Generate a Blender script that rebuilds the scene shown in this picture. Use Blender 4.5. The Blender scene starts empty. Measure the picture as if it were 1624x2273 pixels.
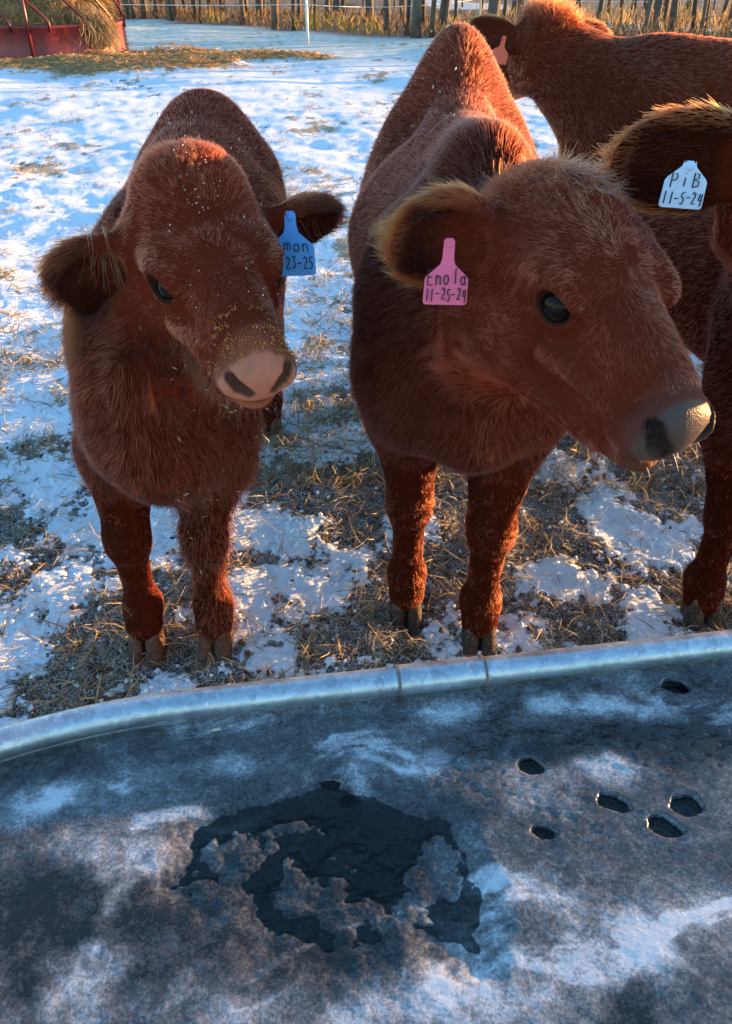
import bpy, math, random
import numpy as np
from mathutils import Vector, Matrix

SC = bpy.context.scene
COL = SC.collection
R = math.radians
rng = np.random.default_rng(11)
random.seed(4)
FUR = 1.0            # fur density multiplier

# ------------------------------------------------------------------ camera
CAM_H, PITCH, FPX, W, H = 1.25, 34.5, 788.0, 732, 1024
cam = bpy.data.cameras.new('camera')
cam.sensor_fit = 'VERTICAL'; cam.sensor_height = 24.0
cam.lens = FPX / H * 24.0
cam.clip_start = 0.02; cam.clip_end = 2000
camo = bpy.data.objects.new('camera', cam); COL.objects.link(camo)
camo.location = (0, 0, CAM_H); camo.rotation_euler = (R(90 - PITCH), 0, 0)
SC.camera = camo

# ------------------------------------------------------------------ sky, sun, exposure
SUN_AZ, SUN_EL = 68.0, 3.6          # azimuth to the right of the viewing direction
wd = bpy.data.worlds.new('World'); SC.world = wd; wd.use_nodes = True
wn = wd.node_tree.nodes; wl = wd.node_tree.links
bg = wn['Background']; bg.inputs['Strength'].default_value = 0.15
sky = wn.new('ShaderNodeTexSky'); sky.sky_type = 'NISHITA'; sky.sun_disc = False
sky.sun_elevation = R(SUN_EL); sky.sun_rotation = R(SUN_AZ)
sky.air_density = 1.0; sky.dust_density = 0.2; sky.ozone_density = 2.0
skb = wn.new('ShaderNodeMix'); skb.data_type = 'RGBA'; skb.blend_type = 'MULTIPLY'; skb.inputs[0].default_value = 1.0
skb.inputs[7].default_value = (.87, 1.05, 1.16, 1)      # clear cold morning: the same slight blue over the whole sky
wl.new(sky.outputs[0], skb.inputs[6]); wl.new(skb.outputs[2], bg.inputs['Color'])
sl = bpy.data.lights.new('sun', 'SUN'); sl.energy = 4.0; sl.angle = R(0.6)
sl.color = (1.0, 0.52, 0.20)
so = bpy.data.objects.new('sun', sl); COL.objects.link(so)
S = Vector((math.sin(R(SUN_AZ)) * math.cos(R(SUN_EL)), math.cos(R(SUN_AZ)) * math.cos(R(SUN_EL)), math.sin(R(SUN_EL))))
so.rotation_euler = (-S).to_track_quat('-Z', 'Y').to_euler(); so.location = S * 40
SC.view_settings.view_transform = 'Standard'; SC.view_settings.look = 'None'
SC.view_settings.exposure = 2.62; SC.view_settings.gamma = 1.0
SC.view_settings.use_curve_mapping = False
SC.cycles.max_bounces = 6; SC.cycles.diffuse_bounces = 3; SC.cycles.glossy_bounces = 4
SC.cycles.transmission_bounces = 6; SC.cycles.transparent_max_bounces = 6
SC.cycles.use_denoising = True; SC.cycles.use_adaptive_sampling = True; SC.cycles.adaptive_threshold = 0.02

# ------------------------------------------------------------------ helpers
cp, sp = math.cos(R(PITCH)), math.sin(R(PITCH))
def at(px, py, D):
    """world point seen at photo point (in 1624-wide units) at ground distance D"""
    x = px / 2.21858 - W / 2; y = py / 2.21858 - H / 2
    rx, ry, rz = x / FPX, cp - (y / FPX) * sp, -sp - (y / FPX) * cp
    t = D / ry
    return np.array([rx * t, D, CAM_H + rz * t])
def on_z(px, py, z=0.0):
    x = px / 2.21858 - W / 2; y = py / 2.21858 - H / 2
    rx, ry, rz = x / FPX, cp - (y / FPX) * sp, -sp - (y / FPX) * cp
    t = (z - CAM_H) / rz
    return np.array([rx * t, ry * t, z])

def smooth(a, b, x):
    t = np.clip((x - a) / (b - a), 0, 1); return t * t * (3 - 2 * t)
_perm = np.random.default_rng(5).permutation(256).astype(np.int64)
_perm = np.concatenate([_perm, _perm, _perm])
_val = np.random.default_rng(6).random(256) * 2 - 1
def vnoise(x, y, z=0.0):
    x, y, z = np.broadcast_arrays(np.asarray(x, float), np.asarray(y, float), np.asarray(z, float))
    xi, yi, zi = np.floor(x).astype(np.int64), np.floor(y).astype(np.int64), np.floor(z).astype(np.int64)
    u, v, w = x - xi, y - yi, z - zi
    u, v, w = u*u*(3-2*u), v*v*(3-2*v), w*w*(3-2*w)
    xi &= 255; yi &= 255; zi &= 255
    def h(a, b, c): return _val[_perm[_perm[_perm[(xi + a) & 255] + ((yi + b) & 255)] + ((zi + c) & 255)]]
    x00 = h(0,0,0)*(1-u) + h(1,0,0)*u; x10 = h(0,1,0)*(1-u) + h(1,1,0)*u
    x01 = h(0,0,1)*(1-u) + h(1,0,1)*u; x11 = h(0,1,1)*(1-u) + h(1,1,1)*u
    return (x00*(1-v) + x10*v)*(1-w) + (x01*(1-v) + x11*v)*w
def fbm(x, y, z=0.0, o=4, g=0.5):
    s = 0; a = 1; t = 0
    for i in range(o):
        s = s + a * vnoise(x * 2**i + 17.3*i, y * 2**i + 5.1*i, z * 2**i + 9.7*i); t += a; a *= g
    return s / t

def link(o, parent=None):
    COL.objects.link(o)
    if parent is not None: o.parent = parent
    return o
def tag(o, label=None, cat=None, group=None, kind=None):
    if label: o['label'] = label
    if cat: o['category'] = cat
    if group: o['group'] = group
    if kind: o['kind'] = kind
    return o
def empty(name, loc, label=None, cat=None, group=None):
    o = bpy.data.objects.new(name, None); o.location = loc; o.empty_display_size = 0.1
    link(o); return tag(o, label, cat, group)
def mesh(name, v, f, mat=None, parent=None, sm=True, loc=None, attrs=None):
    """v (n,3) array, f list of tuples or an (m,k) array"""
    me = bpy.data.meshes.new(name)
    v = np.asarray(v, np.float32)
    if isinstance(f, np.ndarray):
        m, k = f.shape
        me.vertices.add(len(v)); me.vertices.foreach_set('co', v.ravel())
        me.loops.add(m * k); me.loops.foreach_set('vertex_index', f.astype(np.int32).ravel())
        me.polygons.add(m); me.polygons.foreach_set('loop_start', np.arange(0, m * k, k, dtype=np.int32))
        me.update(calc_edges=True)
    else:
        me.from_pydata(v.tolist(), [], f); me.update()
    if sm: me.polygons.foreach_set('use_smooth', np.ones(len(me.polygons), bool))
    for an, av in (attrs or {}).items():
        av = np.asarray(av, np.float32)
        if av.ndim == 1:
            at_ = me.attributes.new(an, 'FLOAT', 'POINT'); at_.data.foreach_set('value', av)
        else:
            c4 = np.ones((len(av), 4), np.float32); c4[:, :3] = av
            at_ = me.attributes.new(an, 'FLOAT_COLOR', 'POINT'); at_.data.foreach_set('color', c4.ravel())
    if mat is not None: me.materials.append(mat)
    o = bpy.data.objects.new(name, me)
    if loc is not None: o.location = loc
    return link(o, parent)

class MB:
    """collects simple shapes for one mesh"""
    def __init__(s): s.v = []; s.f = []
    def add(s, v, f):
        n = len(s.v); s.v += [tuple(p) for p in v]; s.f += [tuple(i + n for i in q) for q in f]
    def tube(s, pts, r, n=8, cap=True, flat=1.0):
        pts = [Vector(p) for p in pts]; rs = r if hasattr(r, '__len__') else [r] * len(pts)
        vs = []; fs = []; up = None
        for i, p in enumerate(pts):
            d = (pts[min(i+1, len(pts)-1)] - pts[max(i-1, 0)]).normalized()
            if up is None:
                up = Vector((0, 0, 1)) if abs(d.z) < .9 else Vector((1, 0, 0))
            a = d.cross(up).normalized(); b = a.cross(d).normalized(); up = b
            for k in range(n):
                t = 2 * math.pi * k / n
                vs.append(p + (a * math.cos(t) + b * math.sin(t) * flat) * rs[i])
        for i in range(len(pts) - 1):
            for k in range(n):
                k2 = (k + 1) % n
                fs.append((i*n + k, i*n + k2, (i+1)*n + k2, (i+1)*n + k))
        if cap:
            fs.append(tuple(range(n))[::-1]); fs.append(tuple((len(pts)-1)*n + k for k in range(n)))
        s.add(vs, fs)
    def box(s, c, d, rz=0):
        x, y, z = d[0]/2, d[1]/2, d[2]/2
        vs = []
        for sx, sy, sz in ((-1,-1,-1),(1,-1,-1),(1,1,-1),(-1,1,-1),(-1,-1,1),(1,-1,1),(1,1,1),(-1,1,1)):
            px, py = sx*x, sy*y
            vs.append((c[0] + px*math.cos(rz) - py*math.sin(rz), c[1] + px*math.sin(rz) + py*math.cos(rz), c[2] + sz*z))
        s.add(vs, [(0,3,2,1),(4,5,6,7),(0,1,5,4),(1,2,6,5),(2,3,7,6),(3,0,4,7)])
    def build(s, name, mat, parent=None, sm=True, loc=None):
        return mesh(name, np.array(s.v), s.f, mat, parent, sm, loc)

# node helpers
def newmat(name):
    m = bpy.data.materials.new(name); m.use_nodes = True
    nt = m.node_tree; return m, nt, nt.nodes['Principled BSDF']
def N(nt, t, **kw):
    n = nt.nodes.new(t)
    for k, v in kw.items(): setattr(n, k, v)
    return n
def noise(nt, scale, detail=4, rough=.55, vec=None, dist=0.0):
    n = N(nt, 'ShaderNodeTexNoise'); n.inputs['Scale'].default_value = scale
    n.inputs['Detail'].default_value = detail; n.inputs['Roughness'].default_value = rough
    n.inputs['Distortion'].default_value = dist
    if vec is not None: nt.links.new(vec, n.inputs['Vector'])
    return n
def ramp(nt, src, stops):
    n = N(nt, 'ShaderNodeValToRGB'); e = n.color_ramp.elements
    e[0].position, e[0].color = stops[0][0], (*stops[0][1], 1)
    e[1].position, e[1].color = stops[-1][0], (*stops[-1][1], 1)
    for p, c in stops[1:-1]:
        x = e.new(p); x.color = (*c, 1)
    nt.links.new(src, n.inputs[0]); return n
def mix(nt, fac, a, b):
    n = N(nt, 'ShaderNodeMix', data_type='RGBA')
    for sock, val in ((n.inputs[0], fac), (n.inputs[6], a), (n.inputs[7], b)):
        if isinstance(val, (tuple, list)): sock.default_value = (*val, 1)
        elif isinstance(val, (int, float)): sock.default_value = val
        else: nt.links.new(val, sock)
    return n.outputs[2]
def math_(nt, op, a, b=None, clamp=False):
    n = N(nt, 'ShaderNodeMath', operation=op); n.use_clamp = clamp
    for i, val in enumerate((a, b)):
        if val is None: continue
        if isinstance(val, (int, float)): n.inputs[i].default_value = val
        else: nt.links.new(val, n.inputs[i])
    return n.outputs[0]
def attr(nt, name): return N(nt, 'ShaderNodeAttribute', attribute_name=name)
def objco(nt): return N(nt, 'ShaderNodeTexCoord').outputs['Object']
def bump(nt, h, dist, strength=1.0, normal=None):
    n = N(nt, 'ShaderNodeBump'); n.inputs['Distance'].default_value = dist; n.inputs['Strength'].default_value = strength
    nt.links.new(h, n.inputs['Height'])
    if normal is not None: nt.links.new(normal, n.inputs['Normal'])
    return n.outputs[0]

def plain(name, c, rough=.6, var=.25, scale=20, metal=0.0, bmp=0.0, trans=0.0):
    m, nt, b = newmat(name)
    n = noise(nt, scale, 5, .6, objco(nt))
    cr = ramp(nt, n.outputs[0], [(.3, tuple(x*(1-var) for x in c)), (.7, tuple(min(1, x*(1+var)) for x in c))])
    nt.links.new(cr.outputs[0], b.inputs['Base Color'])
    b.inputs['Roughness'].default_value = rough; b.inputs['Metallic'].default_value = metal
    if bmp: nt.links.new(bump(nt, n.outputs[0], bmp), b.inputs['Normal'])
    if trans:
        out = nt.nodes['Material Output']; t = N(nt, 'ShaderNodeBsdfTranslucent')
        nt.links.new(cr.outputs[0], t.inputs['Color'])
        mx = N(nt, 'ShaderNodeMixShader'); mx.inputs[0].default_value = trans
        nt.links.new(b.outputs[0], mx.inputs[1]); nt.links.new(t.outputs[0], mx.inputs[2]); nt.links.new(mx.outputs[0], out.inputs['Surface'])
    return m
def blades_mat(name, trans=.35, rough=.7):
    """colour from the per-blade attribute col"""
    m, nt, b = newmat(name); a = attr(nt, 'col')
    nt.links.new(a.outputs['Color'], b.inputs['Base Color']); b.inputs['Roughness'].default_value = rough
    out = nt.nodes['Material Output']; t = N(nt, 'ShaderNodeBsdfTranslucent'); nt.links.new(a.outputs['Color'], t.inputs['Color'])
    mx = N(nt, 'ShaderNodeMixShader'); mx.inputs[0].default_value = trans
    nt.links.new(b.outputs[0], mx.inputs[1]); nt.links.new(t.outputs[0], mx.inputs[2]); nt.links.new(mx.outputs[0], out.inputs['Surface'])
    return m

def blades(name, p, d, L, wd_, col, mat, parent=None, bend=0.3, loc=None):
    """many thin two-segment blades as one mesh; p,d (n,3); L,wd_ (n,); col (n,3)"""
    n = len(p); d = d / np.linalg.norm(d, axis=1, keepdims=True)
    rv = rng.normal(size=(n, 3)); s = np.cross(d, rv); s /= np.linalg.norm(s, axis=1, keepdims=True) + 1e-9
    q = np.cross(d, s)
    L = L[:, None]; hw = wd_[:, None] * .5
    m1 = p + d * L * .5 + q * L * bend * .25; e = p + d * L + q * L * bend * -.1
    v = np.stack([p - s*hw, p + s*hw, m1 - s*hw, m1 + s*hw, e - s*hw*.35, e + s*hw*.35], 1).reshape(-1, 3)
    b = (np.arange(n) * 6)[:, None]
    f = np.concatenate([b + np.array([0, 1, 3, 2]), b + np.array([2, 3, 5, 4])])
    return mesh(name, v, f, mat, parent, True, loc, {'col': np.repeat(col, 6, axis=0)})

# ------------------------------------------------------------------ ground
def snow_mask(x, y):
    """1 = snow, 0 = churned mud and dead grass"""
    big = fbm(x*.9 + 3.1, y*.9 + 7.7, o=3) * .8
    fine = fbm(x*5.5 + 1.3, y*4.5 + 2.2, o=6, g=.68)
    near = smooth(2.9, 1.25, y); right = smooth(-.5, .6, x) * smooth(3.2, 1.5, y)
    thr = -.58 + .53*near + .36*right + .12*smooth(.5, 2.5, y)
    return smooth(thr - .09, thr + .13, big*.50 + fine*.85), big
def ground_h(x, y):
    m, big = snow_mask(x, y)
    k1 = 1 / (1 + (y / 14.0)**2); k2 = 1 / (1 + (y / 4.0)**2)
    clod = fbm(x*9, y*9, 1.7, o=3, g=.6) * .022 * k2 + fbm(x*34, y*34, 3.7, o=3, g=.65) * .009 * k2
    lump = fbm(x*2.6, y*2.6, 4.4, o=3) * .035
    sn = (.008 + .010*fbm(x*9, y*9, 8.0, o=3) * k2 + .0035*fbm(x*50, y*50, 2.0, o=2) * k2)
    return lump * k1 + .09*fbm(x*.5, y*.5, 2.2, o=2) * smooth(5, 14, y) + clod*(1-.65*m) + m*sn*np.clip(k1*1.2, 0, 1), m, big
def gz(x, y): return ground_h(np.asarray(x, float), np.asarray(y, float))[0]

ang = np.concatenate([np.linspace(50.5, 3.0, 690), np.linspace(3.0, .22, 70)[1:]])
ys = np.concatenate([[-60, -20, -6, -2, -.5, 0, .3, .6, .85], CAM_H / np.tan(np.radians(ang))])
ui = np.linspace(-1, 1, 540); uo = np.array([1.05, 1.15, 1.3, 1.5, 1.8, 2.3, 3, 4.5, 7, 12, 22])
us = np.concatenate([-uo[::-1], ui, uo])
Y, U = np.meshgrid(ys, us, indexing='ij')
X = U * (.42*np.maximum(Y, 0) + .50)
Hh, Msk, Big = ground_h(X, Y)
Hh = np.where(Y < 1.0, Hh * .2 - .01, Hh)
far = smooth(11, 19, Y)
def edge_y(x): return np.where(x < 1.5, 21.5 - .95*x, 20.1 - .25*(x - 1.5))     # the far edge of the field runs obliquely
tl_y = edge_y(X)
leaf = smooth(-.8, .5, Y - tl_y + fbm(X*.8, Y*.8, o=2)*1.0) * (1 - .8*smooth(.15, .35, fbm(X*.25 + 3, Y*.12, 1.0, o=2)) * smooth(3, 6, Y - tl_y))
nr, nc = Y.shape
idx = np.arange(nr*nc).reshape(nr, nc)
quads = np.stack([idx[:-1, :-1], idx[:-1, 1:], idx[1:, 1:], idx[1:, :-1]], -1).reshape(-1, 4)
straw_n = smooth(.0, .55, fbm(X*1.6 + 9, Y*1.1 + 3, o=3, g=.6)*.5 + fbm(X*9, Y*6, 2.0, o=4, g=.7)*.6 + .05) * smooth(1.8, 3.0, Y) * .85
def hay_zone(x, y):
    w = .45*fbm(x*1.3, y*1.3, 6.0, o=4, g=.6)
    a = np.hypot((x + 4.6)/3.3, (y - 13.9)/1.15) + w; b_ = np.hypot((x + 3.0)/2.2, (y - 15.6)/1.1) + w; return np.maximum(smooth(1.1, .75, a), smooth(1.1, .75, b_))
HAY = hay_zone(X, Y); Hh = Hh + HAY*(.05 + .06*fbm(X*2.5, Y*2.5, 3.0, o=3))
straw_n = np.maximum(straw_n, HAY)

gm, nt, b = newmat('snowy_ground')
oc = objco(nt)
sn_a = attr(nt, 'snow').outputs['Fac']; far_a = attr(nt, 'far').outputs['Fac']; leaf_a = attr(nt, 'leaf').outputs['Fac']; st_a = attr(nt, 'straw').outputs['Fac']
nf = noise(nt, 70, 5, .7, oc); nm = noise(nt, 14, 5, .65, oc); ng = noise(nt, 260, 3, .6, oc)
mud = ramp(nt, nm.outputs[0], [(.28, (.035, .024, .017)), (.5, (.085, .060, .042)), (.72, (.17, .125, .085))]).outputs[0]
mud = mix(nt, math_(nt, 'MULTIPLY', math_(nt, 'GREATER_THAN', ng.outputs[0], .53), .7), mud, (.62, .64, .68))   # frost grains on the mud
grs = ramp(nt, nf.outputs[0], [(.3, (.16, .12, .06)), (.7, (.42, .35, .21))]).outputs[0]
snowc = ramp(nt, nf.outputs[0], [(.2, (.64, .74, .86)), (.75, (.77, .84, .92))]).outputs[0]
farc = mix(nt, math_(nt, 'MULTIPLY', ramp(nt, noise(nt, 5, 5, .7, oc).outputs[0], [(.36, (0, 0, 0)), (.60, (1, 1, 1))]).outputs[0], .85), snowc, (.52, .50, .27))
sedge = math_(nt, 'ADD', sn_a, math_(nt, 'MULTIPLY', math_(nt, 'SUBTRACT', nf.outputs[0], .5), 2.0))
smk = ramp(nt, sedge, [(.38, (0, 0, 0)), (.62, (1, 1, 1))]).outputs[0]
col = mix(nt, smk, mud, snowc)
strm = ramp(nt, math_(nt, 'ADD', st_a, math_(nt, 'MULTIPLY', math_(nt, 'SUBTRACT', nf.outputs[0], .5), 1.4)), [(.62, (0, 0, 0)), (.80, (1, 1, 1))]).outputs[0]
col = mix(nt, far_a, col, farc)
col = mix(nt, strm, col, grs)
leafc = ramp(nt, noise(nt, 9, 4, .7, oc).outputs[0], [(.35, (.10, .055, .028)), (.65, (.30, .19, .10))]).outputs[0]
col = mix(nt, leaf_a, col, leafc)
nt.links.new(col, b.inputs['Base Color'])
b.inputs['Roughness'].default_value = .75
b.inputs['Specular IOR Level'].default_value = .25
bh = math_(nt, 'ADD', math_(nt, 'MULTIPLY', nf.outputs[0], .7), math_(nt, 'MULTIPLY', ng.outputs[0], .3))
nt.links.new(bump(nt, bh, .010, .9), b.inputs['Normal'])
ground = mesh('ground', np.stack([X, Y, Hh], -1).reshape(-1, 3), quads, gm, attrs={
    'snow': Msk.ravel(), 'far': (far*(1-leaf)).ravel(), 'leaf': leaf.ravel(), 'straw': straw_n.ravel()})
tag(ground, 'trampled snow over frozen mud and dead grass', None, None, 'structure')

# loose straw, frozen clods and snow crumbs
def scatter(n, a0, a1, wmul=1.0):
    a = rng.uniform(a0, a1, n); y = CAM_H / np.tan(np.radians(a))
    x = rng.uniform(-1, 1, n) * (.40*y + .42) * wmul
    return x, y
straw_m = blades_mat('straw_blades', .25)
def straw_cols(n, lo=(.16, .11, .06), hi=(.55, .43, .25)):
    t = rng.random((n, 1)) ** 1.3
    return np.array(lo) * (1 - t) + np.array(hi) * t
def litter(name, n, a0, a1, L0, L1, w0, w1, keep, lift, label, cols=None):
    x, y = scatter(n, a0, a1)
    h, m, _ = ground_h(x, y); k = keep(x, y, m) > rng.random(n)
    x, y, h = x[k], y[k], h[k]; n = len(x)
    th = rng.uniform(0, 2*np.pi, n); el = np.abs(rng.normal(0, lift, n))
    d = np.stack([np.cos(th)*np.cos(el), np.sin(th)*np.cos(el), np.sin(el)], 1)
    L = rng.uniform(L0, L1, n); p = np.stack([x, y, h + .002], 1) - d * (L * .1)[:, None]
    c = straw_cols(n) if cols is None else straw_cols(n, *cols)
    return tag(blades(name, p, d, L, rng.uniform(w0, w1, n), c, straw_m, None, .5), label, None, None, 'stuff')
litter('straw_litter', 9000, 30, 49, .02, .09, .0012, .0032, lambda x, y, m: .15 + .85*(1-m), .35,
       'loose straw and hay stems trodden into the mud')
litter('dead_grass', 26000, 6, 33, .02, .07, .0016, .0045, lambda x, y, m: np.clip(.10 + .8*(1-m) + 1.2*smooth(.1, .5, fbm(x*1.6+9, y*1.6+3, o=4, g=.6)), 0, 1), .55,
       'short dead grass blades poking through the snow')
def chunks(name, n, a0, a1, s0, s1, keep, mat, label, sink=.3):
    x, y = scatter(n, a0, a1); h, m, _ = ground_h(x, y)
    k = keep(x, y, m) > rng.random(n); x, y, h = x[k], y[k], h[k]; n = len(x)
    t = (1 + 5**.5) / 2
    iv = np.array([(-1,t,0),(1,t,0),(-1,-t,0),(1,-t,0),(0,-1,t),(0,1,t),(0,-1,-t),(0,1,-t),(t,0,-1),(t,0,1),(-t,0,-1),(-t,0,1)]) / 1.9
    fi = np.array([(0,11,5),(0,5,1),(0,1,7),(0,7,10),(0,10,11),(1,5,9),(5,11,4),(11,10,2),(10,7,6),(7,1,8),(3,9,4),(3,4,2),(3,2,6),(3,6,8),(3,8,9),(4,9,5),(2,4,11),(6,2,10),(8,6,7),(9,8,1)])
    s = s0 + (s1 - s0) * rng.random(n)**3
    v = iv[None] * (1 + rng.normal(0, .25, (n, 12, 1))) * s[:, None, None] * rng.uniform(.6, 1.2, (n, 1, 3))
    v += np.stack([x, y, h + s*(.5 - sink)], 1)[:, None]
    f = (fi[None] + (np.arange(n) * 12)[:, None, None]).reshape(-1, 3)
    return tag(mesh(name, v.reshape(-1, 3), f, mat), label, None, None, 'stuff')
snow_m = plain('snow_crumb', (.84, .86, .89), .7, .06, 60)
mud_m = plain('mud_clod', (.075, .052, .036), .8, .5, 40)
chunks('snow_crumbs', 9000, 18, 49, .001, .0075, lambda x, y, m: .35 + .2*m, snow_m, 'loose crumbs and small lumps of frozen snow')
chunks('mud_clods', 7000, 26, 49, .0015, .0095, lambda x, y, m: .9*(1-m), mud_m, 'small frozen clods of mud')
# frosted tufts of dead grass
nt_ = 900; tx, ty = scatter(nt_, 5, 30); k = rng.random(nt_) < .35 + .8*smooth(.0, .4, fbm(tx*1.6 + 9, ty*1.1 + 3, o=3, g=.6)); tx, ty = tx[k], ty[k]; nt_ = len(tx)
nb = 22; x = np.repeat(tx, nb) + rng.normal(0, 1, nt_*nb)*np.repeat(rng.uniform(.01, .05, nt_), nb)*1.2; y = np.repeat(ty, nb) + rng.normal(0, .025, nt_*nb); n = len(x)
th = rng.uniform(0, 2*np.pi, n); el = np.abs(rng.normal(.35, .3, n)); d = np.stack([np.cos(th)*np.cos(el), np.sin(th)*np.cos(el), np.sin(el)], 1)
tag(blades('grass_tufts', np.stack([x, y, gz(x, y)], 1), d, rng.uniform(.02, .065, n), rng.uniform(.0018, .005, n), straw_cols(n, (.20, .15, .09), (.62, .50, .32)), straw_m, None, .6),
    'flattened tan tufts of dead grass in the snow', None, None, 'stuff')

# ------------------------------------------------------------------ stock tank
RIM_Z, ICE_Z, WATER_Z = .545, .527, .5234
TO = np.array([.136, .682]); TA = R(8.5)
TU = np.array([math.cos(TA), math.sin(TA)]); TV = np.array([math.sin(TA), -math.cos(TA)])
U0, U1, EA, EB = -.35, 1.15, .60, .475
def tank_xy(u, v):
    return TO[0] + TU[0]*u + TV[0]*v, TO[1] + TU[1]*u + TV[1]*v
def tank_uv(x, y):
    dx, dy = x - TO[0], y - TO[1]
    return dx*TU[0] + dy*TU[1], dx*TV[0] + dy*TV[1]
def tank_outline(off=0.0):
    """closed outline (u, v), far side first, left end, near side, right end"""
    pts = [(u, -off) for u in np.linspace(U1, U0, 60)]
    pts += [(U0 - (EA+off)*math.sin(t), EB - (EB+off)*math.cos(t)) for t in np.linspace(0, math.pi, 70)[1:]]
    pts += [(u, 2*EB + off) for u in np.linspace(U0, U1, 24)[1:]]
    pts += [(U1 + (EA+off)*math.sin(t), EB + (EB+off)*math.cos(t)) for t in np.linspace(0, math.pi, 50)[1:-1]]
    return pts
steel, nt, b = newmat('galvanised_steel')
oc = objco(nt)
vo = N(nt, 'ShaderNodeTexVoronoi'); vo.inputs['Scale'].default_value = 95; nt.links.new(oc, vo.inputs['Vector'])
n1 = noise(nt, 30, 6, .7, oc); n2 = noise(nt, 240, 3, .6, oc)
c = mix(nt, .45, vo.outputs['Color'], n1.outputs[0])
cr = ramp(nt, c, [(.2, (.36, .42, .48)), (.8, (.62, .69, .76))]).outputs[0]
cr = mix(nt, ramp(nt, n2.outputs[0], [(.58, (0,0,0)), (.70, (1,1,1))]).outputs[0], cr, (.75, .78, .80))   # frost specks
nt.links.new(cr, b.inputs['Base Color']); b.inputs['Metallic'].default_value = .85
rr = ramp(nt, n1.outputs[0], [(.3, (.30,)*3), (.7, (.50,)*3)]).outputs[0]; nt.links.new(rr, b.inputs['Roughness'])
nt.links.new(bump(nt, n1.outputs[0], .0012, .5), b.inputs['Normal'])
tank = empty('stock_tank', (*tank_xy(.3, .45), 0), 'galvanised oval stock tank full of ice with a rolled rim', 'stock tank')
tl = np.array(tank.location)
def ring_tube(name, pts, r, z, closed, n=14, mat=steel, wob=0.0):
    P = np.array([[*tank_xy(u, v), z] for u, v in pts]); m = len(P)
    if closed: T = np.roll(P, -1, 0) - np.roll(P, 1, 0)
    else: T = np.gradient(P, axis=0)
    T /= np.linalg.norm(T, axis=1, keepdims=True); Z = np.array([0, 0, 1.0]); S_ = np.cross(T, Z)
    th = np.linspace(0, 2*np.pi, n, endpoint=False)
    rr = r * (1 + wob * np.array([vnoise(p[0]*9, p[1]*9, 1.0) for p in P]))
    V = P[:, None] + rr[:, None, None] * (np.cos(th)[None, :, None] * S_[:, None] + np.sin(th)[None, :, None] * Z)
    i = np.arange(m if closed else m-1)[:, None]; k = np.arange(n)[None]
    i2 = (i+1) % m; k2 = (k+1) % n
    F = np.stack([i*n+k, i*n+k2, i2*n+k2, i2*n+k], -1).reshape(-1, 4)
    return mesh(name, V.reshape(-1, 3) - tl, F, mat, tank)
ol = tank_outline()
ring_tube('rim', ol, .0172, RIM_Z, True, wob=.04)
ring_tube('rim_sleeve', [(u, 0) for u in np.linspace(-.098, .006, 12)], .0188, RIM_Z, False)
for uu in (-.099, .007): ring_tube('sleeve_seam', [(u, 0) for u in np.linspace(uu-.0016, uu+.0016, 3)], .0194, RIM_Z, False, mat=plain('seam_rust', (.16, .12, .10), .6))
# side wall, ribbed, with its bottom
zs = np.concatenate([np.linspace(RIM_Z - .012, .0, 24)]); V = []; 
for z in zs:
    rib = .006*math.sin(z*58) if .08 < z < .46 else 0
    V += [(*tank_xy(u, v), z) for u, v in tank_outline(-.012 - .04*(RIM_Z - z) + rib)]
m = len(ol); F = [(i*m+k, i*m+(k+1) % m, (i+1)*m+(k+1) % m, (i+1)*m+k) for i in range(len(zs)-1) for k in range(m)]
F.append(tuple((len(zs)-1)*m + k for k in range(m)))
mesh('side_wall', np.array(V) - tl, F, steel, tank)

# ice
uc = np.concatenate([np.linspace(-.94, -.62, 20)[:-1], np.linspace(-.62, .62, 560), np.linspace(.62, 1.74, 60)[1:]])
wc = np.concatenate([np.linspace(-1, 0.05, 470), np.linspace(.05, 1, 70)[1:]])
UU, WW = np.meshgrid(uc, wc, indexing='ij')
eu = np.where(UU < U0, (U0 - UU)/EA, np.where(UU > U1, (UU - U1)/EA, 0)); half = (EB - .008) * np.sqrt(np.clip(1 - eu**2, 0.0004, 1))
VV = EB + half * WW
IX, IY = tank_xy(UU, VV)
WOB = [fbm(IX*40 + 31*k_, IY*40 + 7*k_, 1.3*k_, o=4, g=.6) for k_ in range(7)]
def blob(px, py, rx, ry, rot=0, soft=.6, wa=.35):
    """soft ellipse mask on the ice, given by its place in the photo"""
    c0 = on_z(px, py, ICE_Z); ax = on_z(px + rx, py, ICE_Z)[0] - c0[0]; ay = abs(on_z(px, py - ry, ICE_Z)[1] - c0[1])
    dx, dy = IX - c0[0], IY - c0[1]; a = R(rot); ex, ey = dx*math.cos(a) + dy*math.sin(a), -dx*math.sin(a) + dy*math.cos(a)
    wob = wa*WOB[int(px*7 + py*3) % 7]
    return smooth(1 + soft, 1 - soft, np.sqrt((ex/ax)**2 + (ey/ay)**2) + wob)
def poly_sd(pts):
    P = np.array([on_z(x, y, ICE_Z)[:2] for x, y in pts]); d = np.full(IX.shape, 9.0); ins = np.zeros(IX.shape, bool)
    for a, b_ in zip(P, np.roll(P, -1, 0)):
        e = b_ - a; t = np.clip(((IX-a[0])*e[0] + (IY-a[1])*e[1]) / (e @ e), 0, 1)
        d = np.minimum(d, np.hypot(IX - a[0] - t*e[0], IY - a[1] - t*e[1]))
        cr_ = ((a[1] > IY) != (b_[1] > IY)) & (IX < (b_[0]-a[0]) * (IY-a[1]) / (b_[1]-a[1] + 1e-12) + a[0]); ins ^= cr_
    return np.where(ins, -d, d)
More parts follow.
